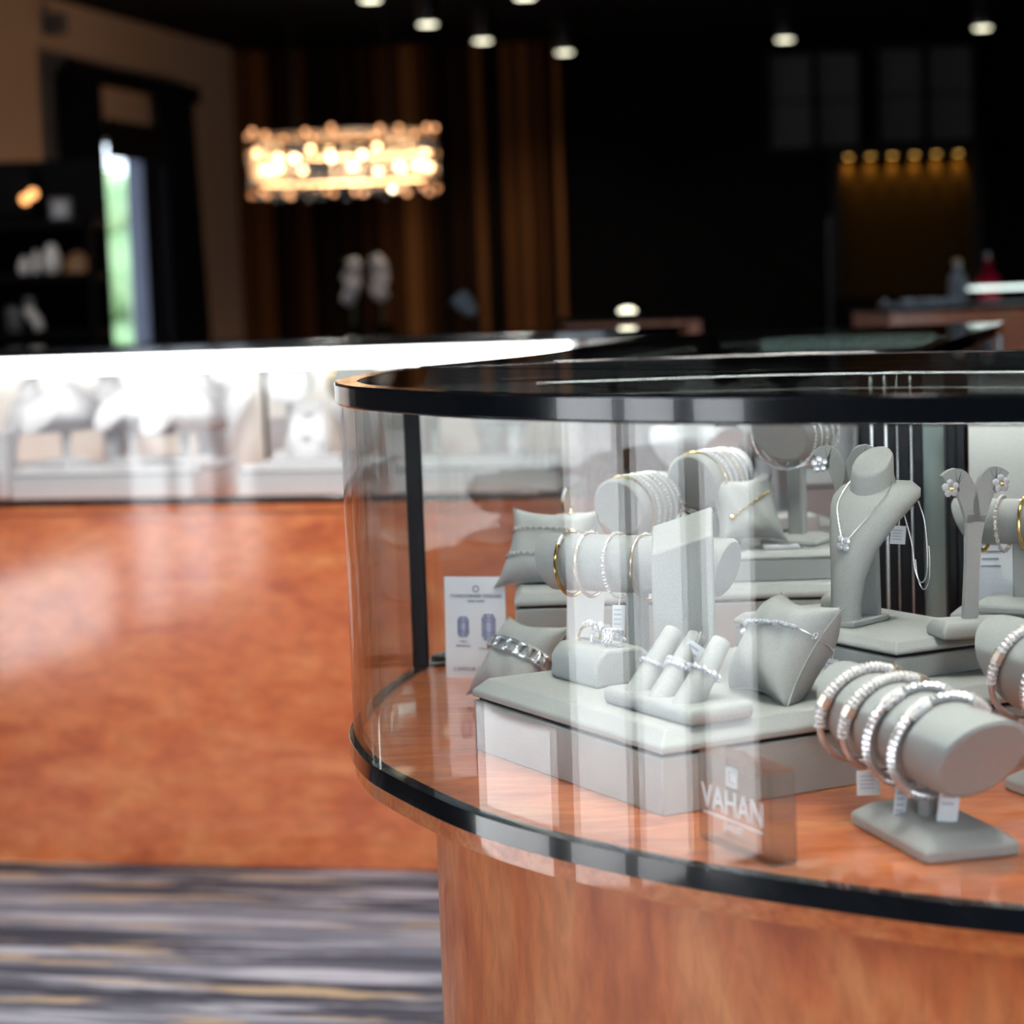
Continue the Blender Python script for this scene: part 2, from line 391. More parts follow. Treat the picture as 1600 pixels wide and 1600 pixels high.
# ================================================================== display cases
DECK, TOP = .78, 1.10
LABEL = {}
def showcase(name, label, outline, glass, posts, base_in, panel_mat, deck_mat, led=None, led_mat='led_far', band=.013, rim_h=.02, rim_w=.022, panes=None):
    """outline: closed list of plan points; glass: list of (i0,i1) index runs that carry glass; posts: outline indices"""
    t = thing(name, label, 'display case', (outline[0][0], outline[0][1], 0))
    ox, oy = outline[0]; O = [(p[0] - ox, p[1] - oy) for p in outline]
    obj('base', G().prism(offset(O, base_in), 0, DECK - .028), panel_mat, t, smooth=30)
    obj('deck', G().prism(offset(O, .004), DECK - .028, DECK), deck_mat, t, smooth=30)
    g = ring_wall(G(), O, offset(O, .012), DECK - band, DECK + .003)
    obj('deck_trim', g, 'black_gloss', t, bevel=.003, smooth=50)
    g = ring_wall(G(), O, offset(O, rim_w), TOP - rim_h, TOP - .001)
    obj('rim', g, 'black_gloss', t, bevel=.005, smooth=50, seg=3)
    obj('top_glass', G().prism(offset(O, rim_w * .98), TOP - .009, TOP - .0015), 'pane_top', t, smooth=30)
    K = len(O); inn = offset(O, .011); out = offset(O, .004)
    for a, c in glass:
        idx = [i % K for i in range(a, c + 1)]
        g = strip_wall(G(), [out[i] for i in idx], [inn[i] for i in idx], DECK + .0032, TOP - rim_h)
        obj('glass_panel', g, 'pane', t, smooth=30)
    for p, wd in posts:
        obj('post', G().box((p[0] - ox, p[1] - oy, (DECK + TOP - rim_h) / 2 + .0016), (wd, wd * .8, TOP - rim_h - DECK - .0034)), 'black_gloss', t, bevel=.002)
    if led:
        for path in led:
            P = [Vector((p[0] - ox, p[1] - oy)) for p in path]; n_ = []
            for i in range(len(P)):
                d_ = (P[min(i + 1, len(P) - 1)] - P[max(0, i - 1)]).normalized(); n_.append(Vector((-d_.y, d_.x)))
            za = TOP - rim_h
            ch = obj('light_channel', strip_wall(G(), [tuple(p - q * .0075) for p, q in zip(P, n_)], [tuple(p + q * .0075) for p, q in zip(P, n_)], za, TOP - .0095), 'black_metal', t)
            obj('light_strip', strip_wall(G(), [tuple(p - q * .0055) for p, q in zip(P, n_)], [tuple(p + q * .0055) for p, q in zip(P, n_)], za - .0012, za - .0002), led_mat, ch)
    return t

# --- the near case
ctrl = [(-.1045, 2.30), (-.1395, 2.13), (-.1545, 1.96), (-.138, 1.837), (-.1014, 1.735), (-.0271, 1.589), (.0795, 1.463), (.1946, 1.370), (.3049, 1.302), (.55, 1.19), (.90, 1.12)]
front = [tuple(p) for p in spline([(*p,) for p in ctrl], 10)]
NF = len(front) - 1
back = [(1.02, 1.20), (1.04, 1.42), (1.0, 1.72), (.80, 1.92), (.62, 2.08), (.46, 2.21), (.40, 2.25), (.30, 2.30), (.20, 2.315), (.08, 2.315), (-.03, 2.31)]
out1 = front + back
K1 = len(out1)
rear_led = [(.03, 2.26), (.18, 2.262), (.28, 2.25), (.40, 2.20), (.56, 2.06)]
front_led = [tuple(p) for p in offset(out1, .026)][44:100]
case1 = showcase('jewelry_case', 'curved glass jewelry case with black rim on an orange wood base, nearest the viewer', out1, [(0, NF), (K1 - 6, K1)],
                 [], .075, 'wood_panel', 'wood_deck', led=[rear_led, front_led], led_mat='led_near')
cx, cy = out1[0]
def c1part(name, g, m, **kw):
    for i, v in enumerate(g.v): g.v[i] = (v[0] - cx, v[1] - cy, v[2])
    return obj(name, g, m, case1, **kw)
ZH = TOP - .021
def post(px, wd, y, dep=.02): 
    x = at(px, 800, y).x
    return c1part('post', G().box((x, y, (DECK + ZH) / 2 + .002), (wd, dep, ZH - DECK - .004)), 'post_black', bevel=.002)
post(649, .017, 2.272)
for px, wd in ((1352, .013), (1374, .013), (1393, .010), (1412, .013), (1433, .012), (1486, .010), (1500, .010)):
    post(px, wd, 2.235 - (px - 1352) * .0002, .016)
for px in (1363, 1384, 1402, 1422, 1493):
    x = at(px, 800, 2.23).x
    c1part('door_track', G().box((x, 2.232 - (px - 1352) * .0002, (DECK + ZH) / 2), (.0035, .012, ZH - DECK - .006)), 'silver', bevel=.001)
for p0_, p1_ in ((1345, 1441), (1477, 1508)):
    xa, xb = at(p0_, 800, 2.245).x, at(p1_, 800, 2.235).x
    c1part('door_frame', strip_wall(G(), [(xa, 2.252), (xb, 2.252 - (p1_ - p0_) * .0002)], [(xa, 2.262), (xb, 2.262 - (p1_ - p0_) * .0002)], DECK + .003, ZH), 'black_gloss')
xa, xb = at(1442, 800, 2.24).x, at(1477, 800, 2.235).x
c1part('pale_gap_panel', strip_wall(G(), [(xa, 2.240), (xb, 2.233)], [(xa, 2.244), (xb, 2.237)], DECK + .003, ZH), 'gap_pale', smooth=0)  # opaque pale panel replaces the bright view through the gap
a = Vector((at(1513, 800, 2.21).x, 2.195)); c = Vector((.80, 1.905)); nrm = Vector((-(c - a).y, (c - a).x)).normalized() * .004
c1part('rear_door', strip_wall(G(), [tuple(a), tuple(c)], [tuple(a - nrm), tuple(c - nrm)], DECK + .003, ZH), 'suede', smooth=0)

# --- the case right behind it
ctrl = [(-.095, 2.345), (-.045, 2.47), (.05, 2.75), (.14, 3.2), (.30, 3.64), (.42, 3.74), (.8625, 3.78)]
outM = [tuple(p) for p in spline(ctrl, 5)]
NM = len(outM) - 1
outM += [(.76, 3.40), (.60, 2.85), (.455, 2.33), (.39, 2.30), (.31, 2.335), (.20, 2.345), (.06, 2.345)]
caseM = showcase('jewelry_case', 'dark-rimmed glass case joined to the back of the nearest case', outM, [(0, NM), (NM, NM + 3)], [((.835, 3.74), .03)],
         .06, 'wood_panel', 'wood_deck', led=[[(.36, 3.62), (.60, 3.66), (.80, 3.66)], [(.02, 2.48), (.16, 3.05), (.30, 3.50)]], led_mat='led_mid')

mx0, my0 = outM[0]
obj('light_tube', G().tube([(.41 - mx0, 3.50 - my0, TOP - .019), (.69 - mx0, 3.52 - my0, TOP - .019)], .0095, 10), 'led_tube', caseM)
# --- the long far case
fd = Vector((.975, -.2215)); fn = Vector((-.2215, -.975))       # along it, and out towards the viewer
FA = Vector((-1.131, 4.60))
def fc(s, o): p = FA + fd * s + fn * o; return (p.x, p.y)
outF = [fc(-1.1, 0), fc(0, 0), fc(1.2, 0), fc(1.38, -.04), fc(1.46, -.16), fc(1.48, -.30), fc(1.46, -.46), fc(1.38, -.55), fc(1.2, -.60), fc(-1.1, -.60)]
farcase = showcase('jewelry_case', 'long glass case with white light strip and orange wood front across the aisle', outF, [(0, 8), (9, 10)], [], .012, 'wood_far', 'wood_deck', led=[[fc(-1.0, -.545), fc(1.18, -.545)]], led_mat='led_rear_added', band=.012)  # unseen rear strip added to turn the rear doors white
# a flat lamp box behind the strip, as wide as the white band in the picture
ox, oy = outF[0]
a, c = fc(-1.05, -.028), fc(1.28, -.028); a2, c2 = fc(-1.05, -.046), fc(1.28, -.046)
obj('light_strip', strip_wall(G(), [(a[0] - ox, a[1] - oy), (c[0] - ox, c[1] - oy)], [(a2[0] - ox, a2[1] - oy), (c2[0] - ox, c2[1] - oy)], TOP - .056, TOP - .022), 'led_far', farcase)

a, c = fc(-1.05, -.572), fc(1.2, -.572); a2, c2 = fc(-1.05, -.580), fc(1.2, -.580)
for k in range(3):
    q0, q1 = (k / 3 + .003), ((k + 1) / 3 - .003)
    L2 = lambda u_, v_, q: (u_[0] + (v_[0] - u_[0]) * q - ox, u_[1] + (v_[1] - u_[1]) * q - oy)
    obj('rear_door', strip_wall(G(), [L2(a, c, q0), L2(a, c, q1)], [L2(a2, c2, q0), L2(a2, c2, q1)], DECK + .004, TOP - .022), 'white_board', farcase, smooth=0)

# ================================================================== display pieces
VA = Vector((.883, .470)).normalized(); UA = Vector((-VA.y, VA.x)); AA = math.atan2(VA.y, VA.x)
A0 = Vector((.1045, 1.584))
def pa(u, v): return A0 + UA * u + VA * v           # plan point in the frame of the big riser
def riser(name, label, org, ang, lx, ly, z0, zb, zt, chamfer=.010, gap=True, mat_='suede'):
    """box on legs of nothing: body z0..zb, recessed dark gap, lid with chamfered edge to zt. org = corner; lx along ang, ly to its left"""
    t = thing(name, label, 'display riser', (org[0], org[1], z0), ang)
    h0, h1 = zb - z0, zt - z0
    obj('body', G().box((lx / 2, ly / 2, h0 / 2), (lx, ly, h0)), mat_, t, bevel=.0015)
    if gap: obj('gap', G().box((lx / 2, ly / 2, h0 + .0015), (lx - .008, ly - .008, .003)), 'gap_black', t, smooth=0)
    e = h0 + (.003 if gap else 0); m_ = (h1 - e) * .35
    def rect(d, z): return [(d, d, z), (lx - d, d, z), (lx - d, ly - d, z), (d, ly - d, z)]
    obj('lid', G().loft([rect(-.001, e), rect(-.001, e + m_), rect(chamfer, h1)]), mat_, t, bevel=.0015)
    return t
ZA = .843
riser('display_riser', 'large grey suede riser at the front holding the ring cones', A0, AA, .50, .305, DECK, .824, ZA)
ZE = .875
riser('display_riser', 'low grey riser stacked on the large one, under the necklace bust', pa(.060, .2646), AA, .122, .235, ZA, .862, ZE, chamfer=.006)
riser('display_riser', 'tall grey riser along the back of the near case', (.000, 2.125), -.02, .335, .165, DECK, .862, .878, chamfer=.006)
riser('display_riser', 'thin grey riser stacked on the back riser under the bangle tube', (.182, 2.150), -.02, .145, .125, .878, .900, .908, chamfer=.004, gap=False)
riser('display_riser', 'grey riser at the rear right behind the gold bangles', (.408, 2.02), -.42, .16, .13, DECK, .852, .864, chamfer=.006)

def tag_card(label, p, ang, h=.022, w_=.012, tilt=.2, col='tag_white', group='paper tags on the jewelry'):
    mx = Matrix.Translation(Vector(p)) @ Matrix.Rotation(ang, 4, 'Z') @ Matrix.Rotation(tilt, 4, 'Y')
    t = thing('hang_tag', label, 'tag', mx=mx, group=None)
    obj('paper', G().box((0, 0, -h / 2 - .006), (w_, .0006, h)), col, t, smooth=0)
    g = G()
    for k in range(4): g.box((-.001, -.0005, -.010 - k * h * .16), (w_ * .6, .0003, h * .06))
    obj('print', g, 'tag_ink', t, smooth=0)
    obj('thread', G().tube([(0, 0, .004), (.0006, 0, 0), (0, 0, -.006)], .0004, 5), 'tag_white', t)
    return t

def tube_stand(label, loc, ang, L, r_, zc, base, cut=.95, stem_at=0.0, m='suede', bh=.018, sh=0.0):
    """bracelet bar: an upholstered round bar on a stem and a chamfered base, bar ends cut so that they look down"""
    t = thing('bracelet_stand', label, 'bracelet stand', loc, ang)
    n = 40; rings = []
    def ring(x, rr, sgn): return [(x + sh + sgn * cut * rr * math.sin(2 * PI * k / n), rr * math.cos(2 * PI * k / n), zc + rr * math.sin(2 * PI * k / n)) for k in range(n)]
    e = .003
    rings = [ring(-L / 2, r_ - e, -1), ring(-L / 2 + e, r_, -1), ring(L / 2 - e, r_, 1), ring(L / 2, r_ - e, 1)]
    g = G().loft(rings, cap=False); obj('bar', g, m, t, smooth=60)
    for sg in (-1, 1):
        obj('end_cap', G().loft([ring(sg * L / 2, r_ - e, sg), ring(sg * (L / 2 - .001), r_ - e - .0005, sg)]), m, t, smooth=60)
    bx, by = base
    def rect(dx, z): return [(-bx / 2 + dx, -by / 2 + dx, z), (bx / 2 - dx, -by / 2 + dx, z), (bx / 2 - dx, by / 2 - dx, z), (-bx / 2 + dx, by / 2 - dx, z)]
    obj('base', G().loft([rect(0, 0), rect(0, bh * .5), rect(.012, bh)]), m, t, bevel=.002)
    obj('stem', G().box((stem_at, 0, (bh + zc - r_) / 2 + .001), (.016, .016, zc - r_ - bh + .006)), m, t, bevel=.002)
    return t
def loop_pts(x, r_, zc, n=48, lean=0.0, drop=0.0, a0=0.0, a1=2 * PI):
    out = []
    for k in range(n):
        a = a0 + (a1 - a0) * k / (n if a1 - a0 > 6.28 else n - 1)
        out.append((x + lean * r_ * math.sin(a), r_ * math.cos(a), zc + drop + r_ * math.sin(a)))
    return out
def bangle(label, par_mx, x, r_, zc, style, lean=0.0, wire=.0016, group=None, name='bracelet', cat='bracelet', metal='silver'):
    """bangle hanging on a bar; r_ a little larger than the bar, so it hangs low"""
    t = thing(name, label, cat, mx=par_mx.copy(), group=group)
    drop = -(r_[1] - r_[0] - wire); R_ = r_[1]
    P = loop_pts(x, R_, zc, 56, lean, drop)
    if style == 'plain': obj('band', G().tube(P, wire, 8, loop=True), metal, t)
    elif style == 'beaded':
        obj('band', G().tube(P, wire * .8, 8, loop=True), metal, t)
        g = G()
        for k in range(56):
            p = Vector(P[k]); g.ball(p, wire * (1.25 if k % 2 else 1.0), 6, 4)
        obj('beads', g, 'pave', t)
    elif style == 'cable':
        rr = [wire * (.95 + .35 * (k % 2)) for k in range(112)]
        obj('band', G().tube(loop_pts(x, R_, zc, 112, lean, drop), rr, 8, loop=True), metal, t)
        for a in (.9, 2.2):
            obj('station', G().tube(loop_pts(x, R_, zc, 7, lean, drop, a - .22, a + .22), wire * 1.5, 8), 'pave', t)
    elif style == 'pave':
        obj('band', G().tube(P, wire * .85, 8, loop=True), metal, t)
        obj('pave_bar', G().tube(loop_pts(x, R_, zc, 90, lean, drop, .5, 3.3), [wire * (1.42 if k % 3 else 1.12) for k in range(90)], 8), 'pave', t)
        for a in (1.05, 2.75):
            obj('station', G().tube(loop_pts(x, R_, zc, 6, lean, drop, a - .1, a + .1), wire * 1.75, 8), 'rose_gold', t)
    return t

# --- front bracelet stand with four bangles
a1 = math.atan2(-.97, .25)
loc1 = Vector((.286, 1.4925, DECK)); rb = .0315; zb = .0715
tube_stand('grey bracelet stand in front with four pave bangles', loc1, a1, .205, rb, zb, (.125, .070), cut=.90, sh=-.024)
mx1 = rz_mx(loc1, a1)
for i, (x, st, lab) in enumerate(((-.110, 'pave', 'pave bangle at the rear end of the front bracelet stand'), (-.066, 'pave', 'second pave bangle from the rear on the front bracelet stand'),
                                  (-.024, 'cable', 'third bangle on the front bracelet stand, two-tone cable'), (.018, 'cable', 'bangle nearest the open end of the front bracelet stand'))):
    bangle(lab, mx1, x, (rb, rb + .0055), zb, st, lean=.35, wire=.0033, group='bangles on the front stand')
def on(mx, p): return mx @ Vector(p)
tag_card('small white tag hanging between bangles of the front stand', on(mx1, (-.058, -.022, .045)), 0, .018, .017, 0)
tag_card('white tag hanging behind the stem of the front stand', on(mx1, (-.012, -.016, .042)), .5, .026, .011, .15)
tag_card('long white tag hanging below the end of the front bar', on(mx1, (.026, .004, .056)), .2, .032, .015, .14)
# --- second stand cut by the right edge
loc2 = loc1 + Vector((.135, .095, 0))
tube_stand('grey bracelet stand cut by the right edge of the picture', loc2, a1 + .05, .20, rb * 1.1, zb + .018, (.125, .070), cut=.90)
mx2 = rz_mx(loc2, a1 + .05)
bangle('ribbed silver bangle on the stand at the right edge, rear one', mx2, -.070, (rb * 1.1, rb * 1.1 + .005), zb + .018, 'pave', lean=.35, wire=.0030, group='bangles on the right stand')
bangle('ribbed silver bangle on the stand at the right edge, front one', mx2, -.022, (rb * 1.1, rb * 1.1 + .005), zb + .018, 'cable', lean=.35, wire=.0030, group='bangles on the right stand')
tag_card('pink tag hanging under the bangle at the right edge', on(mx2, (-.062, -.010, .058)), .1, .020, .020, .1, 'tag_pink')

# --- crystal block with etched name
def crystal_block():
    a, c = Vector((.1247, 1.5174)), Vector((.1655, 1.4285))
    d = (c - a); L_ = d.length; ang = math.atan2(d.y, d.x)
    t = thing('crystal_block', 'clear crystal block with an etched name at the front edge of the deck', 'crystal block', (a.x, a.y, DECK), ang)
    h, th = .066, .022
    obj('block', G().box((L_ / 2, th / 2, h / 2), (L_, th, h)), 'crystal', t, bevel=.0022, seg=1, smooth=0)
    fx = Matrix.Translation((L_ / 2, -.0006, .026)) @ Matrix.Rotation(PI / 2, 4, 'X')
    text('etched_name', 'VAHAN', .0245, 'etch', t, fx)
    text('etched_line', 'JEWELRY', .0065, 'etch', t, Matrix.Translation((L_ / 2, -.0006, .015)) @ Matrix.Rotation(PI / 2, 4, 'X'))
    g = G()
    for (x, z, w_, hh) in ((0, .0055, .014, .0022), (0, -.0055, .014, .0022), (-.006, 0, .0022, .013), (.006, 0, .0022, .013), (.001, 0, .006, .006)):
        g.box((L_ / 2 + x, -.0006, .053 + z), (w_, .0005, hh))
    obj('etched_emblem', g, 'etch', t, smooth=0)
    obj('etched_rule', G().box((L_ / 2, -.0006, .0222), (L_ * .82, .0005, .0012)), 'etch', t, smooth=0)
crystal_block()

# --- printed card standing at the left
def print_card():
    a, c = Vector((-.0735, 2.222)), Vector((-.011, 2.204)); d = c - a; ang = math.atan2(d.y, d.x); w_ = d.length
    t = thing('printed_card', 'white printed card with two cut diamonds standing on the left of the deck', 'card', (a.x, a.y, DECK), ang)
    h = .1045
    X = Matrix.Rotation(-.05, 4, 'X')
    def put(o):
        if not o.get('placed'): o.matrix_local = X
        return o
    put(obj('paper', G().box((w_ / 2, 0, h / 2), (w_, .0012, h)), 'card', t, smooth=0))
    F = lambda x, z: X @ Matrix.Translation((x, -.0009, z)) @ Matrix.Rotation(PI / 2, 4, 'X')
    (text('heading', 'CHRISTOPHER DESIGNS', .0051, 'ink_grey', t, F(w_ * .52, h - .0215)))
    (text('subheading', 'NEW YORK', .0034, 'ink_grey', t, F(w_ * .52, h - .0263)))
    (text('brand_line', "L'AMOUR CRISSCUT", .0056, 'ink_grey', t, F(w_ * .52, .0075)))
    (text('caption', '1.00 ct', .003, 'ink_grey', t, F(w_ * .30, .0365))); (text('caption', 'Emerald Cut', .003, 'ink_grey', t, F(w_ * .30, .0325)))
    (text('caption', '1.00 ct', .003, 'ink_grey', t, F(w_ * .72, .0335))); (text('caption', "L'Amour Crisscut", .003, 'ink_grey', t, F(w_ * .72, .0295)))
    g = G(); n = 20
    for k in range(n): 
        a0, a1_ = 2 * PI * k / n, 2 * PI * (k + 1) / n
        g.add([(w_ * .52 + r_ * math.cos(q), -.0009, h - .0125 + r_ * math.sin(q)) for q, r_ in ((a0, .0035), (a1_, .0035), (a1_, .0024), (a0, .0024))], [(0, 1, 2, 3)])
    put(obj('emblem', g, 'ink_grey', t, smooth=0))
    for x, z, sx, sz in ((w_ * .30, .053, .0058, .0105), (w_ * .72, .0525, .0072, .0135)):
        o8 = lambda k_, y: [(x + k_ * sx * i, y, z + k_ * sz * j) for i, j in ((-.6, -1), (.6, -1), (1, -.7), (1, .7), (.6, 1), (-.6, 1), (-1, .7), (-1, -.7))]
        pic = put(obj('gem_picture', G().loft([o8(1, -.0007), o8(1, -.0009)]), 'ink_pale', t, smooth=0))
        g = G()
        for k_ in (.98, .72, .45):
            q = o8(k_, -.0011); g.tube(q, .0004, 4, loop=True)
        for i in range(8): g.tube([o8(.98, -.0011)[i], o8(.45, -.0011)[i]], .0004, 4)
        put(obj('gem_lines', g, 'ink_blue', t))
print_card()

# --- pillows
def pillow(label, mx, ax, ay, H, mat_='suede'):
    t = thing('display_pillow', label, 'pillow', mx=mx)
    n = 22
    def P(u, v, sg):
        x = ax * u * (1.04 - .20 * (1 - v * v) * abs(u)); y = ay * v * (1.04 - .20 * (1 - u * u) * abs(v))
        k = max(0, (1 - u ** 4) * (1 - v ** 4)); wr = .0009 * math.sin(9 * u + 5 * v) * k
        return (x, y, sg * (H * k ** .68 + wr))
    g = G()
    for sg in (1, -1):
        vs = [P(-1 + 2 * i / n, -1 + 2 * j / n, sg) for i in range(n + 1) for j in range(n + 1)]
        fs = [(i * (n + 1) + j, i * (n + 1) + j + 1, (i + 1) * (n + 1) + j + 1, (i + 1) * (n + 1) + j) for i in range(n) for j in range(n)]
        g.add(vs, fs)
    me = mesh('cushion', g, 60)
    bm = bmesh.new(); bm.from_mesh(me); bmesh.ops.remove_doubles(bm, verts=bm.verts, dist=1e-5); bmesh.ops.recalc_face_normals(bm, faces=bm.faces); bm.to_mesh(me); bm.free()
    me.polygons.foreach_set('use_smooth', [True] * len(me.polygons))
    link('cushion', me, mat_, t)
    edge = [P(-1 + 2 * i / n, -1, 1) for i in range(n)] + [P(1, -1 + 2 * i / n, 1) for i in range(n)] + [P(1 - 2 * i / n, 1, 1) for i in range(n)] + [P(-1, 1 - 2 * i / n, 1) for i in range(n)]
    obj('seam', G().tube(edge, .0007, 5, loop=True), mat_, t)
    return t
def pillow_loop(ax, H, yy, n=60, off=.0015, skew=0.0):
    """path around the pillow's middle, in its local frame"""
    out = []
    for sg, rng in ((1, range(n // 2 + 1)), (-1, range(n // 2 - 1, 0, -1))):
        for i in rng:
            u = -math.cos(PI * i / (n / 2)) * .985
            x = ax * u * (1.04 - .20 * abs(u)); h = H * max(0, 1 - u ** 4) ** .68 + off
            out.append(Vector((x * 1.03, yy + skew * u, sg * h)))
    return out
# pillow with the line bracelet
pb = Vector((.208, 1.672, ZA)); e = Vector((-.35, .93, 0)).normalized(); nn = Vector((.93, .35, 0)).normalized()
c_, s_ = .56, .83
yv = nn * c_ + Vector((0, 0, s_))
xv = -e; zv = xv.cross(yv)
ctr = pb + e * .049 + yv * .0445 - Vector((0, 0, .001))
mp2 = Matrix((xv, yv, zv)).transposed().to_4x4(); mp2.translation = ctr
pillow('plump grey pillow wearing a diamond line bracelet beside the ring cones', mp2, .050, .045, .026)
t = thing('bracelet', 'diamond line bracelet with flower clasp wrapped on the grey pillow', 'bracelet', mx=mp2, group='bracelets on pillows')
path = pillow_loop(.050, .026, .010, 72, .0022, .006)
obj('chain', G().tube(path, .0008, 6, loop=True), 'silver', t)
g = G()
for k in range(3, 30): g.ball(path[k] + Vector((0, 0, .0006)), .0027 - .0006 * (k / 30), 6, 4)
obj('stones', g, 'pave_cool', t)
g = G()
for dx, dy in ((-.003, .003), (.002, .004), (-.002, -.003), (.003, -.002)): g.ball(path[4] + Vector((dx * 1.2 - .002, dy * 1.2, .003)), .0033, 7, 5)
obj('flower_clasp', g, 'diamond', t)
obj('jump_ring', G().tube([path[35] + Vector((.004 + .003 * math.cos(q), .003 * math.sin(q), 0)) for q in [2 * PI * k / 14 for k in range(14)]], .0005, 5, loop=True), 'silver', t)
tag_card('pale blue tag at the end of the line bracelet', ctr + xv * -.0 + Vector((.040, .0, -.003)), .5, .022, .012, .25)
# pillow with the link bracelet
pl = Vector((-.048, 2.085, DECK)); xv = Vector((.62, -.785, 0)).normalized(); nn = Vector((-xv.y, xv.x, 0))
yv = nn * .62 + Vector((0, 0, .785)); zv = xv.cross(yv)
mp1 = Matrix((xv, yv, zv)).transposed().to_4x4(); mp1.translation = pl + xv * .046 + yv * .043 + Vector((0, 0, .007))
pillow('small grey pillow with a chunky silver link bracelet behind the riser', mp1, .047, .043, .019)
t = thing('bracelet', 'chunky silver link bracelet around the small pillow by the printed card', 'bracelet', mx=mp1, group='bracelets on pillows')
path = pillow_loop(.047, .019, .006, 32, .002, -.004)
for k in range(0, 32, 2):
    p, q = path[k], path[(k + 2) % 32]; mid = (p + q) / 2; d = (q - p)
    lx = rot_mx(d, (0, 0, 1 if mid.z > 0 else -1) if abs(d.normalized().z) < .9 else (1, 0, 0), mid)
    Ln = d.length * .62
    oc = [(Ln, .0025, 0), (Ln * .6, .0058, 0), (-Ln * .6, .0058, 0), (-Ln, .0025, 0), (-Ln, -.0025, 0), (-Ln * .6, -.0058, 0), (Ln * .6, -.0058, 0), (Ln, -.0025, 0)]
    obj('link', G().tube([tuple(lx @ Vector(o)) for o in oc], .0018, 6, loop=True), 'silver', t)
# --- ring box with a slot of three rings
rbx = Vector((.0642, 1.7763)); rang = math.atan2(1.8516 - 1.7763, .107 - .0642) - .1
t = thing('ring_box', 'rounded grey ring box with a slot of three rings', 'ring box', (rbx.x, rbx.y, ZA), AA)
bw, bl, bh = .056, .076, .031
prof = [(0, 0), (bw, 0), (bw, bh * .62), (bw - .004, bh * .82), (bw - .010, bh), (.010, bh), (.004, bh * .82), (0, bh * .62)]
obj('body', G().loft([[(x, y, z) for x, z in prof] for y in (0, bl)]), 'suede', t, bevel=.003, seg=3, smooth=50)
obj('slot', G().box((bw * .52, bl / 2, bh + .0004), (.004, bl - .01, .0012)), 'suede_dark', t, smooth=0)
mrb = rz_mx((rbx.x, rbx.y, ZA), AA)
for i, (yy, lab, mt) in enumerate(((.058, 'oval halo ring, leftmost in the ring box slot', 'gold'), (.038, 'chunky silver ring in the middle of the ring box slot', 'silver'), (.018, 'openwork silver ring nearest the cones in the ring box slot', 'silver'))):
    mxr = mrb @ Matrix.Translation((bw * .52, yy, bh + .0035)) @ Matrix.Rotation(.3 * (i - 1), 4, 'Z')
    r = thing('finger_ring', lab, 'ring', mx=mxr, group='rings in the ring box')
    rw = .0095
    obj('shank', G().tube([(rw * math.cos(q), 0, rw * math.sin(q)) for q in [2 * PI * k / 28 for k in range(28)]], .0013, 6, loop=True), mt, r)
    if i == 0:
        g = G()
        for k in range(12): g.ball((.0055 * math.cos(k * PI / 6), .0055 * math.sin(k * PI / 6), rw + .001), .0014, 5, 4)
        obj('halo', g, 'pave', r); obj('stone', G().ball((0, 0, rw + .002), .004, 8, 5, (1, 1, .7)), 'diamond', r, smooth=10)
    elif i == 1:
        for s2 in (-1, 1): obj('band_plate', G().box((0, s2 * .0042, rw), (.011, .006, .0055)), 'silver', r, bevel=.001)
        obj('stone', G().ball((0, 0, rw + .003), .0026, 8, 5), 'diamond', r, smooth=10)
    else:
        for s2 in (-1, 0, 1):
            obj('wave', G().tube([((rw + .001) * math.cos(q), s2 * .004 + .0025 * math.sin(4 * q), (rw + .001) * math.sin(q)) for q in [PI * k / 20 for k in range(21)]], .0012, 6), 'pave_cool', r)
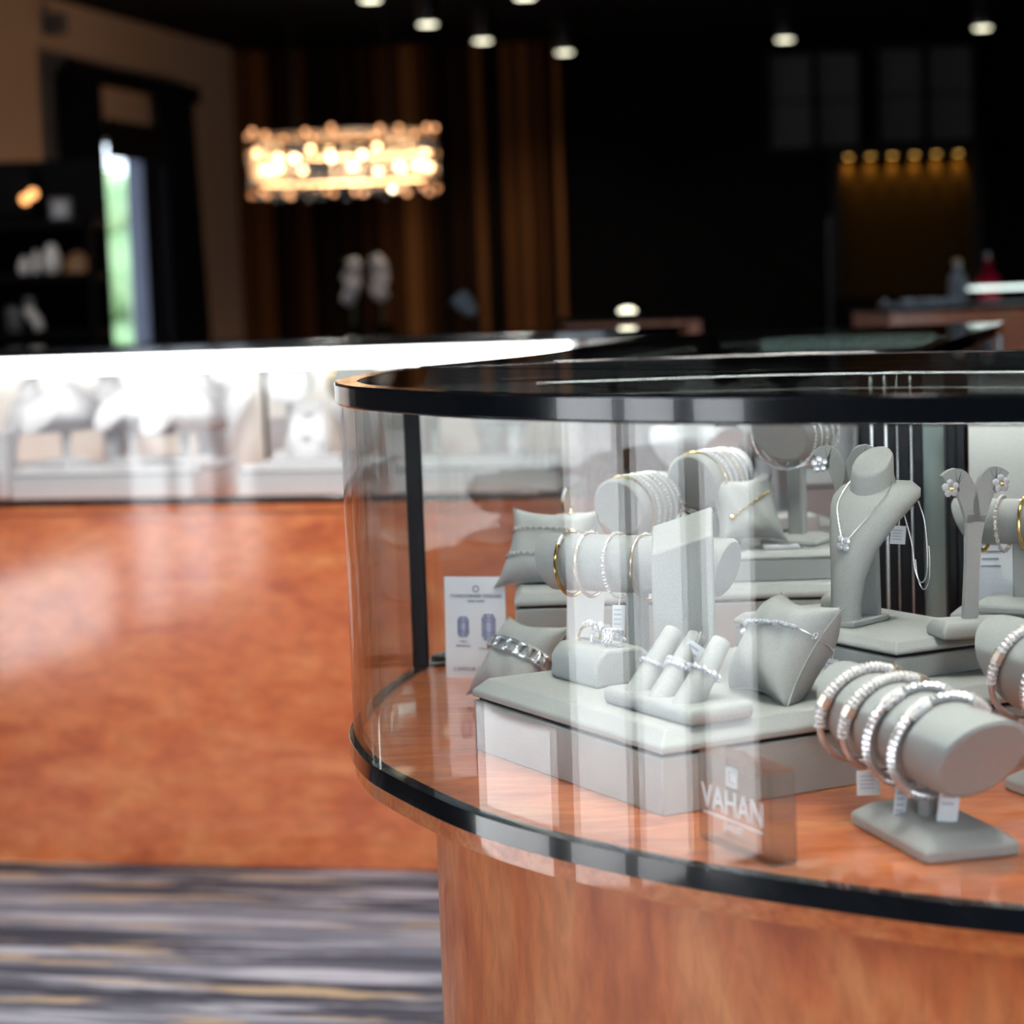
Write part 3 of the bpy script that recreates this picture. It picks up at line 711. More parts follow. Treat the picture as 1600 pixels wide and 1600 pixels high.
# --- ring cones
rc = Vector((.127, 1.5999))
t = thing('ring_cone_stand', 'grey stand of three slanted ring cones on the big riser', 'ring stand', (rc.x, rc.y, ZA), AA)
cw, cl, ch = .060, .130, .014
obj('base', G().prism([(0, 0), (cw, 0), (cw, cl), (0, cl)], 0, ch), 'suede', t, bevel=.006, seg=4, smooth=60)
mrc = rz_mx((rc.x, rc.y, ZA), AA)
for i, yy in enumerate((.098, .064, .030)):
    # cone leans away to the right rear
    p0 = Vector((.018, yy, ch - .002)); ax_ = Vector((.62, .06, .80)).normalized(); Lc = .056
    mxc = rot_mx(ax_.cross(Vector((0, 0, 1))), ax_, p0)
    # cut flat at the base: build from the surface up
    n = 20; rings = []
    for k in range(7):
        q = k / 6; rr = .0118 - .0042 * q; cpt = p0 + ax_ * Lc * q
        X = ax_.cross(Vector((0, 0, 1))).normalized(); Y = ax_.cross(X)
        ringk = []
        for j in range(n):
            p = cpt + X * rr * math.cos(2 * PI * j / n) + Y * rr * math.sin(2 * PI * j / n)
            if k == 0: p = p - ax_ * ((p.z - (ch - .001)) / ax_.z)
            ringk.append(tuple(p))
        rings.append(ringk)
    for q, rr in ((1.02, .0066), (1.035, .0045)):
        cpt = p0 + ax_ * Lc * q
        rings.append([tuple(cpt + X * rr * math.cos(2 * PI * j / n) + Y * rr * math.sin(2 * PI * j / n)) for j in range(n)])
    obj('cone', G().loft(rings), 'suede', t, smooth=60)
    lab = ('slim pave eternity ring on the leftmost cone', 'wide sparkling pave ring on the middle cone', 'smooth bright ring on the rightmost cone')[i]
    q = (.42, .50, .50)[i]; rr = .0118 - .0042 * q + .0009; cpt = p0 + ax_ * Lc * q
    ax2 = (ax_ + Vector((0, 0, .12))).normalized(); X = ax2.cross(Vector((0, 0, 1))).normalized(); Y = ax2.cross(X)
    r = thing('finger_ring', lab, 'ring', mx=mrc, group='rings on the cones')
    circ = [cpt + X * rr * math.cos(2 * PI * j / 24) + Y * rr * math.sin(2 * PI * j / 24) for j in range(24)]
    obj('band', G().tube(circ, .0018, 6, loop=True), 'silver', r)
    g = G()
    for j in range(24):
        if i == 1:
            for s2 in (-1, 1): g.ball(circ[j] + ax2 * s2 * .0017 + (circ[j] - cpt).normalized() * .001, .0019, 5, 4)
        elif i == 0: g.ball(circ[j] + (circ[j] - cpt).normalized() * .0008, .0019, 5, 4)
        elif j % 3 == 0: g.ball(circ[j] + (circ[j] - cpt).normalized() * .001, .0027, 5, 4, (1, 1, 1.1))
    obj('stones', g, ('pave_cool', 'diamond', 'pave_cool')[i], r, smooth=10)
tag_card('white printed tag poking up between the ring cones', on(mrc, (.044, .052, .058)), AA - 1.2, .034, .016, .45)

# --- necklace bust
def bust(label, loc, ang, sc_=1.0, m='suede', simple=False, name='necklace_bust'):
    """faces local -Y; narrow foot, leans back, spreads into shoulders, flat slanted neck"""
    t = thing(name, label, 'necklace bust', loc, ang)
    LZ = 1.28
    secs = [(0, 0, .0135, .009), (.02, .000, .0138, .009), (.045, .003, .0165, .0095), (.070, .009, .0235, .0105), (.090, .018, .032, .012), (.105, .027, .040, .0135), (.114, .034, .043, .014),
            (.121, .040, .039, .014), (.127, .044, .029, .0135)]
    rings = []
    n = 28
    for z, y, hw, th in secs:
        z *= .955; y *= LZ
        r_ = []
        for k in range(n):
            a = 2 * PI * k / n; cx_, sy = math.cos(a), math.sin(a)
            x = hw * (abs(cx_) ** .8) * (1 if cx_ > 0 else -1)
            yy = y + th * (abs(sy) ** .9) * (1 if sy > 0 else -1) + (cx_ * cx_) * hw * .28
            r_.append((x * sc_, yy * sc_, z * sc_))
        rings.append(r_)
    obj('chest', G().loft(rings), m, t, smooth=60)
    # neck: short tube leaning forward with a flat top
    g = G(); rings = []
    for q, rr, ry in ((0, .024, .017), (.35, .0200, .0165), (.9, .0190, .0165), (1.0, .0175, .0150)):
        cz = .112 + .028 * q; cyy = .047 + .002 * q
        rings.append([(rr * math.cos(2 * PI * k / 26) * sc_, (cyy + ry * math.sin(2 * PI * k / 26)) * sc_, (cz + .75 * ry * math.sin(2 * PI * k / 26)) * sc_) for k in range(26)])
    obj('neck', G().loft(rings), m, t, smooth=50)
    if not simple:
        obj('foot', G().box((0, .020 * sc_, .003 * sc_), (.030 * sc_, .058 * sc_, .006 * sc_)), m, t, bevel=.0015)
        obj('brace', G().loft([[(-.012, .034, .006), (.012, .034, .006), (.012, .040, .006), (-.012, .040, .006)], [(-.012, .030, .085), (.012, .030, .085), (.012, .038, .085), (-.012, .038, .085)]]), m, t)
    return t
bl_ = Vector((.284, 1.862, ZE)); bang = math.radians(-42)
bust('grey necklace bust wearing a flower pendant', bl_, bang)
mb = rz_mx(bl_, bang)
t = thing('necklace', 'fine silver chain with a flower pendant on the necklace bust', 'necklace', mx=mb)
pend = Vector((.0, .002, .072))
L1 = spline([(-.021, .046, .122), (-.0225, .036, .113), (-.020, .0225, .102), (-.010, .0098, .086), (-.002, .002, .074)], 6)
L2 = [Vector((-p.x, p.y, p.z)) for p in L1]
for l_ in (L1, L2): obj('chain', G().tube(l_, .0004, 5), 'silver', t)
g = G()
for k in range(4):
    a = k * PI / 2 + .6; g.ball(pend + Vector((.0042 * math.cos(a), -.002, .0042 * math.sin(a))), .0036, 7, 5, (1, .6, 1))
pd = obj('pendant', g, 'diamond', t, smooth=15); obj('center_stone', G().ball(pend + Vector((0, -.0045, 0)), .0018, 6, 4), 'pave_cool', pd)
tail = spline([(.030, .044, .108), (.036, .052, .070), (.038, .054, .045), (.043, .056, .034), (.049, .056, .046), (.050, .052, .085), (.046, .048, .106)], 6)
t2 = obj('chain_tail', G().tube(tail, .0006, 5), 'silver', t)
tail2 = [p + Vector((.001, .002, -.006)) for p in tail[8:-8]]
obj('chain_tail', G().tube(tail2, .0006, 5), 'silver', t)
tag_card('small white tag on the chain behind the necklace bust', on(mb, (.028, .046, .090)), .2, .016, .014, .1)

# --- Y shaped earring stands
def earring_stand(label, loc, ang, h, base=None, lean=0.0):
    t = thing('earring_stand', label, 'earring stand', loc, ang)
    th = .0032
    def strip(path, ws):
        g = G(); rings = []
        for (x, z), w_ in zip(path, ws): pass
        P = [Vector((x, 0, z)) for x, z in path]
        for i, p in enumerate(P):
            d = (P[min(i + 1, len(P) - 1)] - P[max(i - 1, 0)]).normalized(); nrm_ = Vector((d.z, 0, -d.x)) * ws[i]
            rings.append([tuple(p - nrm_ + Vector((0, -th, 0))), tuple(p + nrm_ + Vector((0, -th, 0))), tuple(p + nrm_ + Vector((0, th, 0))), tuple(p - nrm_ + Vector((0, th, 0)))])
        return G().loft(rings)
    z0 = .014 if base else 0
    stem = [(0, z0), (lean * .3, h * .35), (lean * .7, h * .62), (lean, h * .76)]
    obj('stem', strip(stem, [.0062, .0058, .0062, .0085]), 'suede', t, smooth=60)
    for sg in (-1, 1):
        p = [tuple(q) for q in spline([(lean + sg * .002, h * .72), (lean + sg * .0075, h * .90), (lean + sg * .0155, h * .985), (lean + sg * .0235, h * .955)], 6)]
        n = len(p); obj('arm', strip(p, [.0058 + .0042 * math.sin(PI * .55 * i / (n - 1)) for i in range(n)]), 'suede', t, smooth=60)
    if base:
        bx, by = base
        def rect(dx, z): return [(-bx / 2 + dx, -by / 2 + dx, z), (bx / 2 - dx, -by / 2 + dx, z), (bx / 2 - dx, by / 2 - dx, z), (-bx / 2 + dx, by / 2 - dx, z)]
        obj('base', G().loft([rect(0, 0), rect(0, .007), rect(.005, .0145)]), 'suede', t, bevel=.0025, seg=3, smooth=60)
    return t
def flower_earring(label, mx, p, m, group):
    t = thing('earring', label, 'earring', mx=mx, group=group); p = Vector(p)
    g = G()
    for k in range(5):
        a = k * 2 * PI / 5 + .4; g.ball(p + Vector((.0046 * math.cos(a), -.0055, .0046 * math.sin(a))), .0033, 7, 5, (1, .6, 1))
    obj('petals', g, 'diamond', t, smooth=15); obj('center_stone', G().ball(p + Vector((0, -.0085, 0)), .0021, 6, 4), m, t)
    obj('backing', G().ball(p + Vector((.002, .0055, .004)), .0032, 8, 4, (1, .5, 1)), 'tag_white', t)
es2 = Vector((.377, 1.790, ZE)); ea = math.radians(10)
earring_stand('tall Y-shaped grey earring stand on the low riser, right of the bust', es2, ea, .132, (.062, .040), .006)
me2 = rz_mx(es2, ea)
flower_earring('flower stud earring on the left arm of the right Y stand', me2, (-.0175, -.001, .124), 'gold', 'flower earrings')
flower_earring('flower stud earring on the right arm of the right Y stand', me2, (.0265, -.001, .126), 'gold', 'flower earrings')
es1 = Vector((.262, 1.985, .878 - .035)); 
earring_stand('Y-shaped grey earring stand half hidden behind the bust', (.3035, 1.965, ZE), math.radians(-8), .142, (.05, .035))
me1 = rz_mx((.3035, 1.965, ZE), math.radians(-8))
flower_earring('blue white flower earring left of the bust', me1, (-.0235, -.001, .133), 'pave_cool', 'flower earrings')
flower_earring('blue white flower earring touching the neck of the bust', me1, (.0235, -.001, .134), 'pave_cool', 'flower earrings')

# --- gold bangle stand at the right
g3 = Vector((.468, 1.985, .864)); ga = math.radians(-30)
tube_stand('grey bracelet stand with gold bangles behind the right edge stand', g3, ga, .115, .021, .083, (.085, .05), cut=.45, bh=.014)
mg = rz_mx(g3, ga)
for x, st, lab in ((-.038, 'cable', 'thick twisted gold bangle at the left end of the gold stand'), (-.018, 'beaded', 'second gold bangle on the gold stand'), (.004, 'plain', 'gold bangle next to the stem of the gold stand'), (.03, 'cable', 'gold bangle past the stem of the gold stand')):
    bangle(lab, mg, x, (.021, .025), .083, st, lean=-.05, wire=.0017, metal='gold', group='gold bangles on the right stand')
tag_card('yellow and white tag under the gold bangles', on(mg, (-.036, -.022, .060)), .1, .020, .011, .15)
t = thing('folded_card', 'white folded card standing behind the gold bangles', 'card', (.452, 2.055, .864), math.radians(-14))
obj('front_leaf', G().box((0, 0, .0425), (.046, .001, .085)), 'card', t, smooth=0)
obj('rear_leaf', G().box((.020, .012, .0425), (.001, .026, .085)), 'card', t, smooth=0)
g = G()
for k in range(4): g.box((-.002, -.0009, .034 + k * .007), (.026 - .004 * (k % 2), .0004, .0012))
obj('print', g, 'ink_grey', t, smooth=0)

# --- middle group at the back of the near case
t4 = Vector((.108, 1.905, ZA)); a4 = math.radians(-32)
tube_stand('long grey bracelet bar with rose gold bangles behind the ring box', t4, a4, .180, .0255, .087, (.06, .045), cut=.25, bh=.012)
m4 = rz_mx(t4, a4)
for x, st, mt, lab in ((-.066, 'cable', 'gold', 'gold beaded bangle at the left end of the long bar'), (-.046, 'cable', 'rose_gold', 'ribbed rose gold bangle, second from left on the long bar'),
                       (-.018, 'beaded', 'rose_gold', 'slim beaded bangle at the middle of the long bar'), (.010, 'plain', 'rose_gold', 'thin rose bangle right of the middle of the long bar'), (.062, 'plain', 'silver', 'thin silver bangle at the right end of the long bar')):
    bangle(lab, m4, x, (.0255, .0285), .087, st, lean=-.06, wire=.0015, metal=mt, group='bangles on the long bar')
tag_card('white tag with barcode print hanging from the long bar', on(m4, (-.004, -.026, .060)), 0, .026, .011, .05)
t = thing('sloped_block', 'pale grey display block with a sloping top between the long bar and cones', 'display block', (.1425, 1.824, ZA), math.radians(-6))
w_, dp = .052, .040
obj('body', G().loft([[(-w_ / 2, -.012, 0), (w_ / 2, -.012, 0), (w_ / 2, -.012, .122), (-w_ / 2, -.012, .106)], [(-w_ / 2, dp - .012, 0), (w_ / 2, dp - .012, 0), (w_ / 2, dp - .012, .142), (-w_ / 2, dp - .012, .126)]]), 'suede', t, bevel=.002)
# bangles in ranks, above
def rank(label, loc, ang, L, r_, zc, n, m, lab, group, base=(.05, .045), cut=.3):
    tube_stand(label, loc, ang, L, r_, zc, base, cut=cut, bh=.010)
    mx = rz_mx(loc, ang)
    for k in range(n):
        bangle(lab + (', first from left' if k == n - 1 else ', last on right' if k == 0 else ', number %s from left' % ('one', 'two', 'three', 'four', 'five', 'six')[n - 1 - k]), mx, -L * .36 + L * .72 * k / max(1, n - 1), (r_, r_ + .004), zc, 'plain' if k % 2 else 'beaded', lean=.1, wire=.0011, metal=m[k % len(m)], group=group)
rank('grey bar with a rank of thin silver bangles above the sloped block', (.128, 2.185, .878), math.radians(-125), .075, .030, .078, 6, ('silver', 'silver', 'gold'), 'thin silver bangle in the rank above the sloped block', 'bangles above the sloped block')
rank('large grey bar with thin bangles, upper middle of the near case', (.205, 2.225, .908), math.radians(-122), .085, .029, .068, 6, ('silver', 'silver', 'gold'), 'thin bangle in the rank on the upper middle bar', 'bangles on the upper middle bar')
rank('grey bracelet bar high at the rear, its round end looking down', (.292, 2.215, .908), math.radians(-118), .095, .030, .115, 5, ('silver',), 'thin silver bangle behind the round end of the high bar', 'bangles on the high bar', base=(.06, .06), cut=.75)
# pillow with gold knot bracelet
def simple_pillow(label, loc, rx, ry, rz, ax, ay, H):
    mx = Matrix.Translation(Vector(loc)) @ Matrix.Rotation(rz, 4, 'Z') @ Matrix.Rotation(rx, 4, 'X') @ Matrix.Rotation(ry, 4, 'Y')
    pillow(label, mx, ax, ay, H); return mx
mp4 = simple_pillow('grey pillow with a gold knot bracelet at the rear of the near case', (.236, 2.185, .947), math.radians(62), 0, math.radians(18), .036, .036, .016)
t = thing('bracelet', 'thin gold chain bracelet with a knot on the rear pillow', 'bracelet', mx=mp4 @ Matrix.Rotation(.5, 4, 'Z'), group='bracelets on pillows')
path = pillow_loop(.036, .016, 0, 40, .0016); obj('chain', G().tube(path, .0008, 5, loop=True), 'gold', t)
g = G()
for k in range(3, 17): g.ball(path[k], .0014, 5, 4)
obj('links', g, 'gold', t)
obj('knot', G().ball(path[4] + Vector((0, 0, .001)), .0035, 7, 5), 'gold', t, smooth=15)
mp3 = simple_pillow('pale grey pillow with silver and gold bracelets at the rear left', (.036, 2.205, .912), math.radians(58), 0, math.radians(-28), .050, .044, .019)
for yy, mt, lab in ((-.014, 'silver', 'silver line bracelet low on the rear left pillow'), (.014, 'rose_gold', 'rose gold bracelet high on the rear left pillow')):
    t = thing('bracelet', lab, 'bracelet', mx=mp3, group='bracelets on pillows')
    path = pillow_loop(.050, .0185, yy, 40, .0016); obj('chain', G().tube(path, .0009, 5, loop=True), mt, t)
    g = G()
    for k in range(5, 14): g.ball(path[k], .0016, 5, 4)
    obj('stones', g, 'pave_cool', t)
# hoop on a block
t = thing('display_block', 'grey display block behind the pillow carrying a gold hoop', 'display block', (.068, 2.262, .878), -.1)
obj('body', G().box((0, 0, .031), (.048, .04, .062)), 'suede', t, bevel=.002)
t = thing('hoop_earring', 'gold hoop earring standing on the grey block', 'earring', (.058, 2.255, .940), 1.15)
obj('hoop', G().tube([(.0125 * math.cos(q), 0, .0145 + .0145 * math.sin(q)) for q in [2 * PI * k / 30 for k in range(30)]], .0011, 6, loop=True), 'gold', t)
g = G()
for k in range(8): q = PI * .6 + k * .14; g.ball((.0125 * math.cos(q), 0, .0145 + .0145 * math.sin(q)), .0018, 5, 4)
obj('stones', g, 'pave', t)
t = thing('price_plate', 'small pale plate lying on the thin riser beside the gold knot bracelet', 'plate', (.268, 2.158, .908), -.05)
obj('plate', G().box((0, .01, .002), (.036, .02, .004)), 'ivory', t, bevel=.001); obj('mark', G().box((.004, .008, .0042), (.012, .002, .0006)), 'ink_grey', t, smooth=0)
t = thing('reflection_leaf', 'bright white leaf in place of a reflection below the long bar', 'tag', (.062, 2.02, DECK), .15)  # white leaf stands in for a mirrored reflection
obj('leaf', G().add([(-.016, 0, .055), (.018, -.004, .060), (.024, .004, .118), (-.012, .006, .112), (-.016, .001, .055), (.018, -.003, .060), (.024, .005, .118), (-.012, .007, .112)], [(0, 1, 2, 3), (7, 6, 5, 4), (0, 4, 5, 1), (1, 5, 6, 2), (2, 6, 7, 3), (3, 7, 4, 0)]), 'tag_white', t, smooth=0)
obj('foot', G().box((0, .01, .03), (.01, .004, .06)), 'tag_white', t, smooth=0)

# ================================================================== stock of the far case
def fp(s, o, z=DECK): p = FA + fd * s + fn * o; return Vector((p.x, p.y, z))
FAng = math.atan2(fd.y, fd.x)
for s0, s1, lab in ((-.25, .02, 'pale riser at the far left of the aisle case'), (.06, .47, 'long pale riser in the middle of the aisle case'), (.57, .84, 'pale riser with dark seam near the end of the aisle case'), (.90, 1.25, 'pale riser at the end of the aisle case, behind the near glass')):
    p = fp(s0, -.035); riser('display_riser', lab, (p.x, p.y), FAng, s1 - s0, .29, DECK, .828, .842, chamfer=.006, mat_='ivory')
ZF = .842
def ivory_bust(label, s, o, ang, sc_, z=ZF): bust(label, fp(s, o, z), FAng + ang, sc_, 'ivory', True)
ivory_bust('ivory bust cut by the left edge in the aisle case', -.02, -.20, -.5, 1.30)
ivory_bust('ivory bust with wide neck, left of centre in the aisle case', .215, -.24, .5, 1.32)
ivory_bust('ivory bust leaning right in the middle of the aisle case', .44, -.22, .55, 1.36)
ivory_bust('tall ivory bust at the rear between the two middle ones', .37, -.46, .2, 1.7, DECK)
ivory_bust('ivory bust at the rear left of the aisle case', .10, -.48, -.3, 1.7, DECK)
ivory_bust('ivory bust at the rear right of the aisle case', .70, -.47, .3, 1.5, DECK)
ivory_bust('ivory bust at the rear end of the aisle case', 1.02, -.44, .1, 1.5, DECK)
ivory_bust('small ivory bust near the end of the aisle case', 1.12, -.22, -.3, 1.0)
def ivory_bar(label, s, o, ang, L, r_, zc, base): tube_stand(label, fp(s, o, ZF), FAng + ang, L, r_, zc, base, cut=-.8, m='ivory')
ivory_bar('large ivory bracelet bar, left of the aisle case', .145, -.14, math.radians(-118), .12, .054, .128, (.08, .10))
ivory_bar('ivory bracelet bar at the centre of the aisle case', .300, -.13, math.radians(-118), .10, .046, .124, (.07, .08))
ivory_bar('large ivory bracelet bar with bangle, right of centre in the aisle case', .425, -.12, math.radians(-118), .12, .056, .122, (.08, .10))
ivory_bar('ivory bar at the rear of the aisle case', .62, -.25, math.radians(-75), .10, .05, .17, (.07, .08))
for s, o, lab in ((.56, -.44, 'ivory cube block right of the middle busts'), (.01, -.10, 'ivory cube block at the left edge'), (.83, -.44, 'ivory cube block near the case end')):
    t = thing('display_block', lab + ' in the aisle case', 'display block', fp(s, o, DECK), FAng)
    obj('body', G().box((0, 0, .0675), (.09, .07, .135) if o < -.3 else (.05, .05, .135)), 'ivory', t, bevel=.003)
    obj('cap', G().box((0, 0, .138), (.094, .074, .006) if o < -.3 else (.054, .054, .006)), 'ivory', t, bevel=.002)
t = thing('earring_easel', 'ivory earring easel with two pearl studs beside the near glass', 'earring easel', fp(.69, -.15, ZF), FAng)
obj('base', G().box((0, 0, .006), (.15, .07, .012)), 'ivory', t, bevel=.003)
obj('back', G().loft([[(-.05, -.02, .012), (.05, -.02, .012), (.05, -.005, .012), (-.05, -.005, .012)], [(-.032, .012, .125), (.032, .012, .125), (.032, .022, .125), (-.032, .022, .125)]]), 'ivory', t, bevel=.003)
for z in (.055, .105): obj('pearl_stud', G().ball((0, -.022 + .03 * (z - .012) / .113 - .004, z), .0085, 12, 8), 'white_ceramic', t)
for s in (-1, 1): obj('slot_post', G().box((s * .035, -.026, .03), (.012, .012, .036)), 'ivory', t, bevel=.002)
rank('ivory bar with gold bangles at the rear right of the aisle case', fp(.75, -.30, ZF), FAng - 1.2, .12, .05, .16, 5, ('gold', 'gold'), 'thin gold bangle on the rear ivory bar across the aisle', 'gold bangles in the aisle case')
rank('ivory bar with gold bangles near the end of the aisle case', fp(.95, -.22, ZF), FAng - 1.2, .12, .045, .14, 5, ('gold', 'silver'), 'thin bangle on the end bar of the aisle case', 'bangles at the end of the aisle case')

# stock of the case right behind
riser('display_riser', 'pale riser inside the joined case behind the near one', (.16, 2.72), .1, .28, .16, DECK, .85, .865, mat_='ivory')
riser('display_riser', 'second pale riser deeper inside the joined case', (.24, 3.12), .1, .36, .2, DECK, .88, .895, mat_='ivory')
bust('ivory bust inside the joined case, left', (.27, 3.2, .895), -.3, 1.1, 'ivory', True)
bust('ivory bust inside the joined case, middle', (.38, 3.22, .895), .2, 1.1, 'ivory', True)
bust('ivory bust inside the joined case, right', (.50, 3.25, .895), .3, 1.1, 'ivory', True)
tube_stand('ivory bracelet bar inside the joined case', (.24, 2.80, .865), -1.0, .10, .032, .10, (.07, .07), m='ivory')
tube_stand('second ivory bracelet bar inside the joined case', (.35, 2.82, .865), -1.2, .10, .032, .11, (.07, .07), m='ivory')
for k, (x, y) in enumerate(((.19, 2.58), (.33, 2.58))):
    t = thing('display_block', ('pale block with gold plaque inside the joined case, left', 'pale block with gold plaque inside the joined case, right')[k], 'display block', (x, y, DECK), .1)
    obj('body', G().box((0, 0, .06), (.06, .05, .12)), 'ivory', t, bevel=.002); obj('plaque', G().box((0, -.0262, .09), (.03, .002, .03)), 'gold', t, smooth=0)

# ================================================================== the back of the shop
# wooden service counter at the right rear with a small lit case on it
yy = 6.4; zt = at(1200, 489, yy).z
for pa_, pb_, lab in ((885, 1095, 'short red wood counter with black top behind the far cases'), (1392, 1720, 'red wood counter with black top at the right rear')):
    xa, xb = at(pa_, 500, yy).x, at(pb_, 500, yy).x
    t = thing('service_counter', lab, 'counter', ((xa + xb) / 2, yy, 0))
    obj('body', G().box((0, .35, (zt - .012) / 2), (xb - xa, .7, zt - .012)), 'wood_panel', t, smooth=0)
    obj('worktop', G().box((0, .34, zt - .006), (xb - xa + .04, .76, .012)), 'shelf_black', t, bevel=.003)
zc0 = zt
x0_, x1_ = at(1530, 480, yy).x, at(1700, 480, yy).x
t = thing('countertop_case', 'small lit glass case on the rear counter at the right edge', 'display case', ((x0_ + x1_) / 2, yy + .2, zc0))
W_ = x1_ - x0_
obj('glass', G().box((0, 0, .03), (W_, .3, .058)), 'pane', t, smooth=0); obj('floor_pad', G().box((0, 0, .004), (W_ - .02, .28, .006)), 'ivory', t, smooth=0)
obj('lamp', G().box((0, .1, .05), (W_ - .04, .02, .01)), 'led_small', t, smooth=0)
x0_, x1_ = at(1395, 480, yy).x, at(1512, 480, yy).x
t = thing('tray', 'low glass tray of sparkling pieces on the rear counter', 'tray', ((x0_ + x1_) / 2, yy + .15, zc0))
obj('tray', G().box((0, 0, .008), (x1_ - x0_, .2, .016)), 'shade_grey', t, bevel=.003)
g = G(); rr = random.Random(3)
for k in range(16): g.ball((rr.uniform(-.5, .5) * (x1_ - x0_) * .9, rr.uniform(-.08, .08), .02), .007, 6, 4)
o = obj('pieces', g, 'diamond', t); o['kind'] = 'stuff'
# crystal vase, red glass, glowing stand-in for a reflection on the counter
p = at(1497, 470, yy + .3); t = thing('crystal_vase', 'pale crystal bottle on the rear counter below the amber niche', 'bottle', (p.x, p.y, zc0))
obj('body', G().lathe([(.018, 0), (.026, .006), (.030, .05), (.026, .09), (.012, .105), (.011, .12)], 18), 'shade_grey', t); obj('stopper', G().ball((0, 0, .132), .016, 10, 6), 'rose_gold', t)
p = at(1545, 470, yy + .35); t = thing('red_bottle', 'dark red glass bottle beside the crystal bottle', 'bottle', (p.x, p.y, zc0))
obj('body', G().lathe([(.030, 0), (.036, .02), (.036, .08), (.014, .11), (.012, .14)], 16), 'red_glass', t); obj('cap', G().lathe([(.014, .14), (.014, .16)], 12), 'black_gloss', t)
p = at(980, 487, yy + .1); t = thing('reflection_puck', 'small round white glow in place of a light reflection on the rear counter', 'lamp', (p.x, p.y, zc0))  # glowing disc stands in for a white light reflection
obj('housing', G().lathe([(.036, 0), (.036, .012), (.030, .016)], 20), 'black_metal', t); obj('lens', G().ball((0, 0, .018), .026, 14, 6, (1, 1, .5)), 'spot_face', t)
p = at(1300, 480, 8.5); t = thing('pole_stand', 'thin dark upright pole in the rear of the shop', 'stand', (p.x, p.y, 0))
obj('pole', G().lathe([(.012, .02), (.012, 1.45)], 10), 'metal_dark', t); obj('foot', G().lathe([(.14, 0), (.14, .012), (.02, .025)], 20), 'metal_dark', t)
# dark lamp shape in the middle
p = at(745, 520, 6.2); t = thing('desk_lamp', 'dark desk lamp with tilted head on the aisle behind the far case', 'lamp', (p.x, p.y, 0))
obj('foot', G().lathe([(.07, 1.02), (.07, 1.03), (.01, 1.04)], 16), 'metal_dark', t); obj('arm', G().tube([(0, 0, 1.03), (.01, 0, 1.10), (-.01, 0, 1.15)], .008, 8), 'metal_dark', t)
obj('head', G().lathe([(.012, 0), (.024, .02), (.030, .07), (.024, .075)], 14, mx=Matrix.Translation((-.005, 0, 1.13)) @ Matrix.Rotation(-.7, 4, 'Y')), 'shade_grey', t)
obj('stand', G().lathe([(.2, 0), (.2, 1.02)], 16), 'shelf_black', t)

# grey upper windows, frames and panes on the far wall
n = 20
for (a, c, top, bot) in ((1197, 1346, 84, 232), (1366, 1522, 74, 222)):
    q0, q1 = at(a, top, FARY), at(c, bot, FARY); yw = FARY - .02
    X0, X1, Z1, Z0 = q0.x, q1.x, q0.z, q1.z
    f = G(); fw = .035
    f.box(((X0 + X1) / 2, yw, Z1), (X1 - X0 + fw, .06, fw)); f.box(((X0 + X1) / 2, yw, Z0), (X1 - X0 + fw, .06, fw))
    for xx in (X0, (X0 + X1) / 2, X1): f.box((xx, yw, (Z0 + Z1) / 2), (fw, .06, Z1 - Z0 - fw))
    wo = struct(obj('window_%d' % n, f, 'frame_black', smooth=0)); n += 1
    for i in range(2):
        for j in range(2):
            hx = (X1 - X0) / 4; xx = X0 + hx * (1 + 2 * i); zz = Z0 + (Z1 - Z0) * (.25 + .5 * j)
            obj('pane', G().box((xx, yw + .012, zz), (2 * hx - fw - .002, .006, (Z1 - Z0) / 2 - .012)), 'dark_pane', wo, smooth=0)
# amber niche
q0, q1 = at(1308, 245, FARY - .05), at(1516, 420, FARY - .05)
t = thing('lit_niche', 'black framed niche with a gold back and six amber downlights', 'niche', ((q0.x + q1.x) / 2, FARY - .02, 0))
W_ = q1.x - q0.x; zt_ = q0.z
obj('back_panel', G().box((0, -.01, (zt_ + 1.1) / 2), (W_, .02, zt_ - 1.1)), 'gold_cloth', t, smooth=0)
obj('header', G().box((0, -.08, zt_ + .03), (W_ + .1, .16, .05)), 'frame_black', t, smooth=0)
for s in (-1, 1): obj('jamb', G().box((s * (W_ / 2 + .025), -.08, (zt_ + 1.1) / 2), (.05, .16, zt_ - 1.1)), 'frame_black', t, smooth=0)
for k in range(6):
    xx = -W_ / 2 + W_ * (k + .5) / 6
    d = obj('downlight', G().lathe([(.022, -.004), (.024, .006)], 12, c=(xx, -.05, zt_)), 'frame_black', t); obj('lens', G().lathe([(.018, -.0065), (.018, -.0045)], 12, c=(xx, -.05, zt_)), 'amber', d)
    ld = bpy.data.lights.new('amber_spot', 'SPOT'); ld.energy = 9.0; ld.color = (1, .58, .16); ld.spot_size = 1.1; ld.spot_blend = .6; ld.shadow_soft_size = .01
    lo = bpy.data.objects.new('amber_spot', ld); COL.objects.link(lo); lo.parent = t; lo.location = (xx, -.05, zt_ - .01); lo.rotation_euler = (math.radians(14), 0, 0)

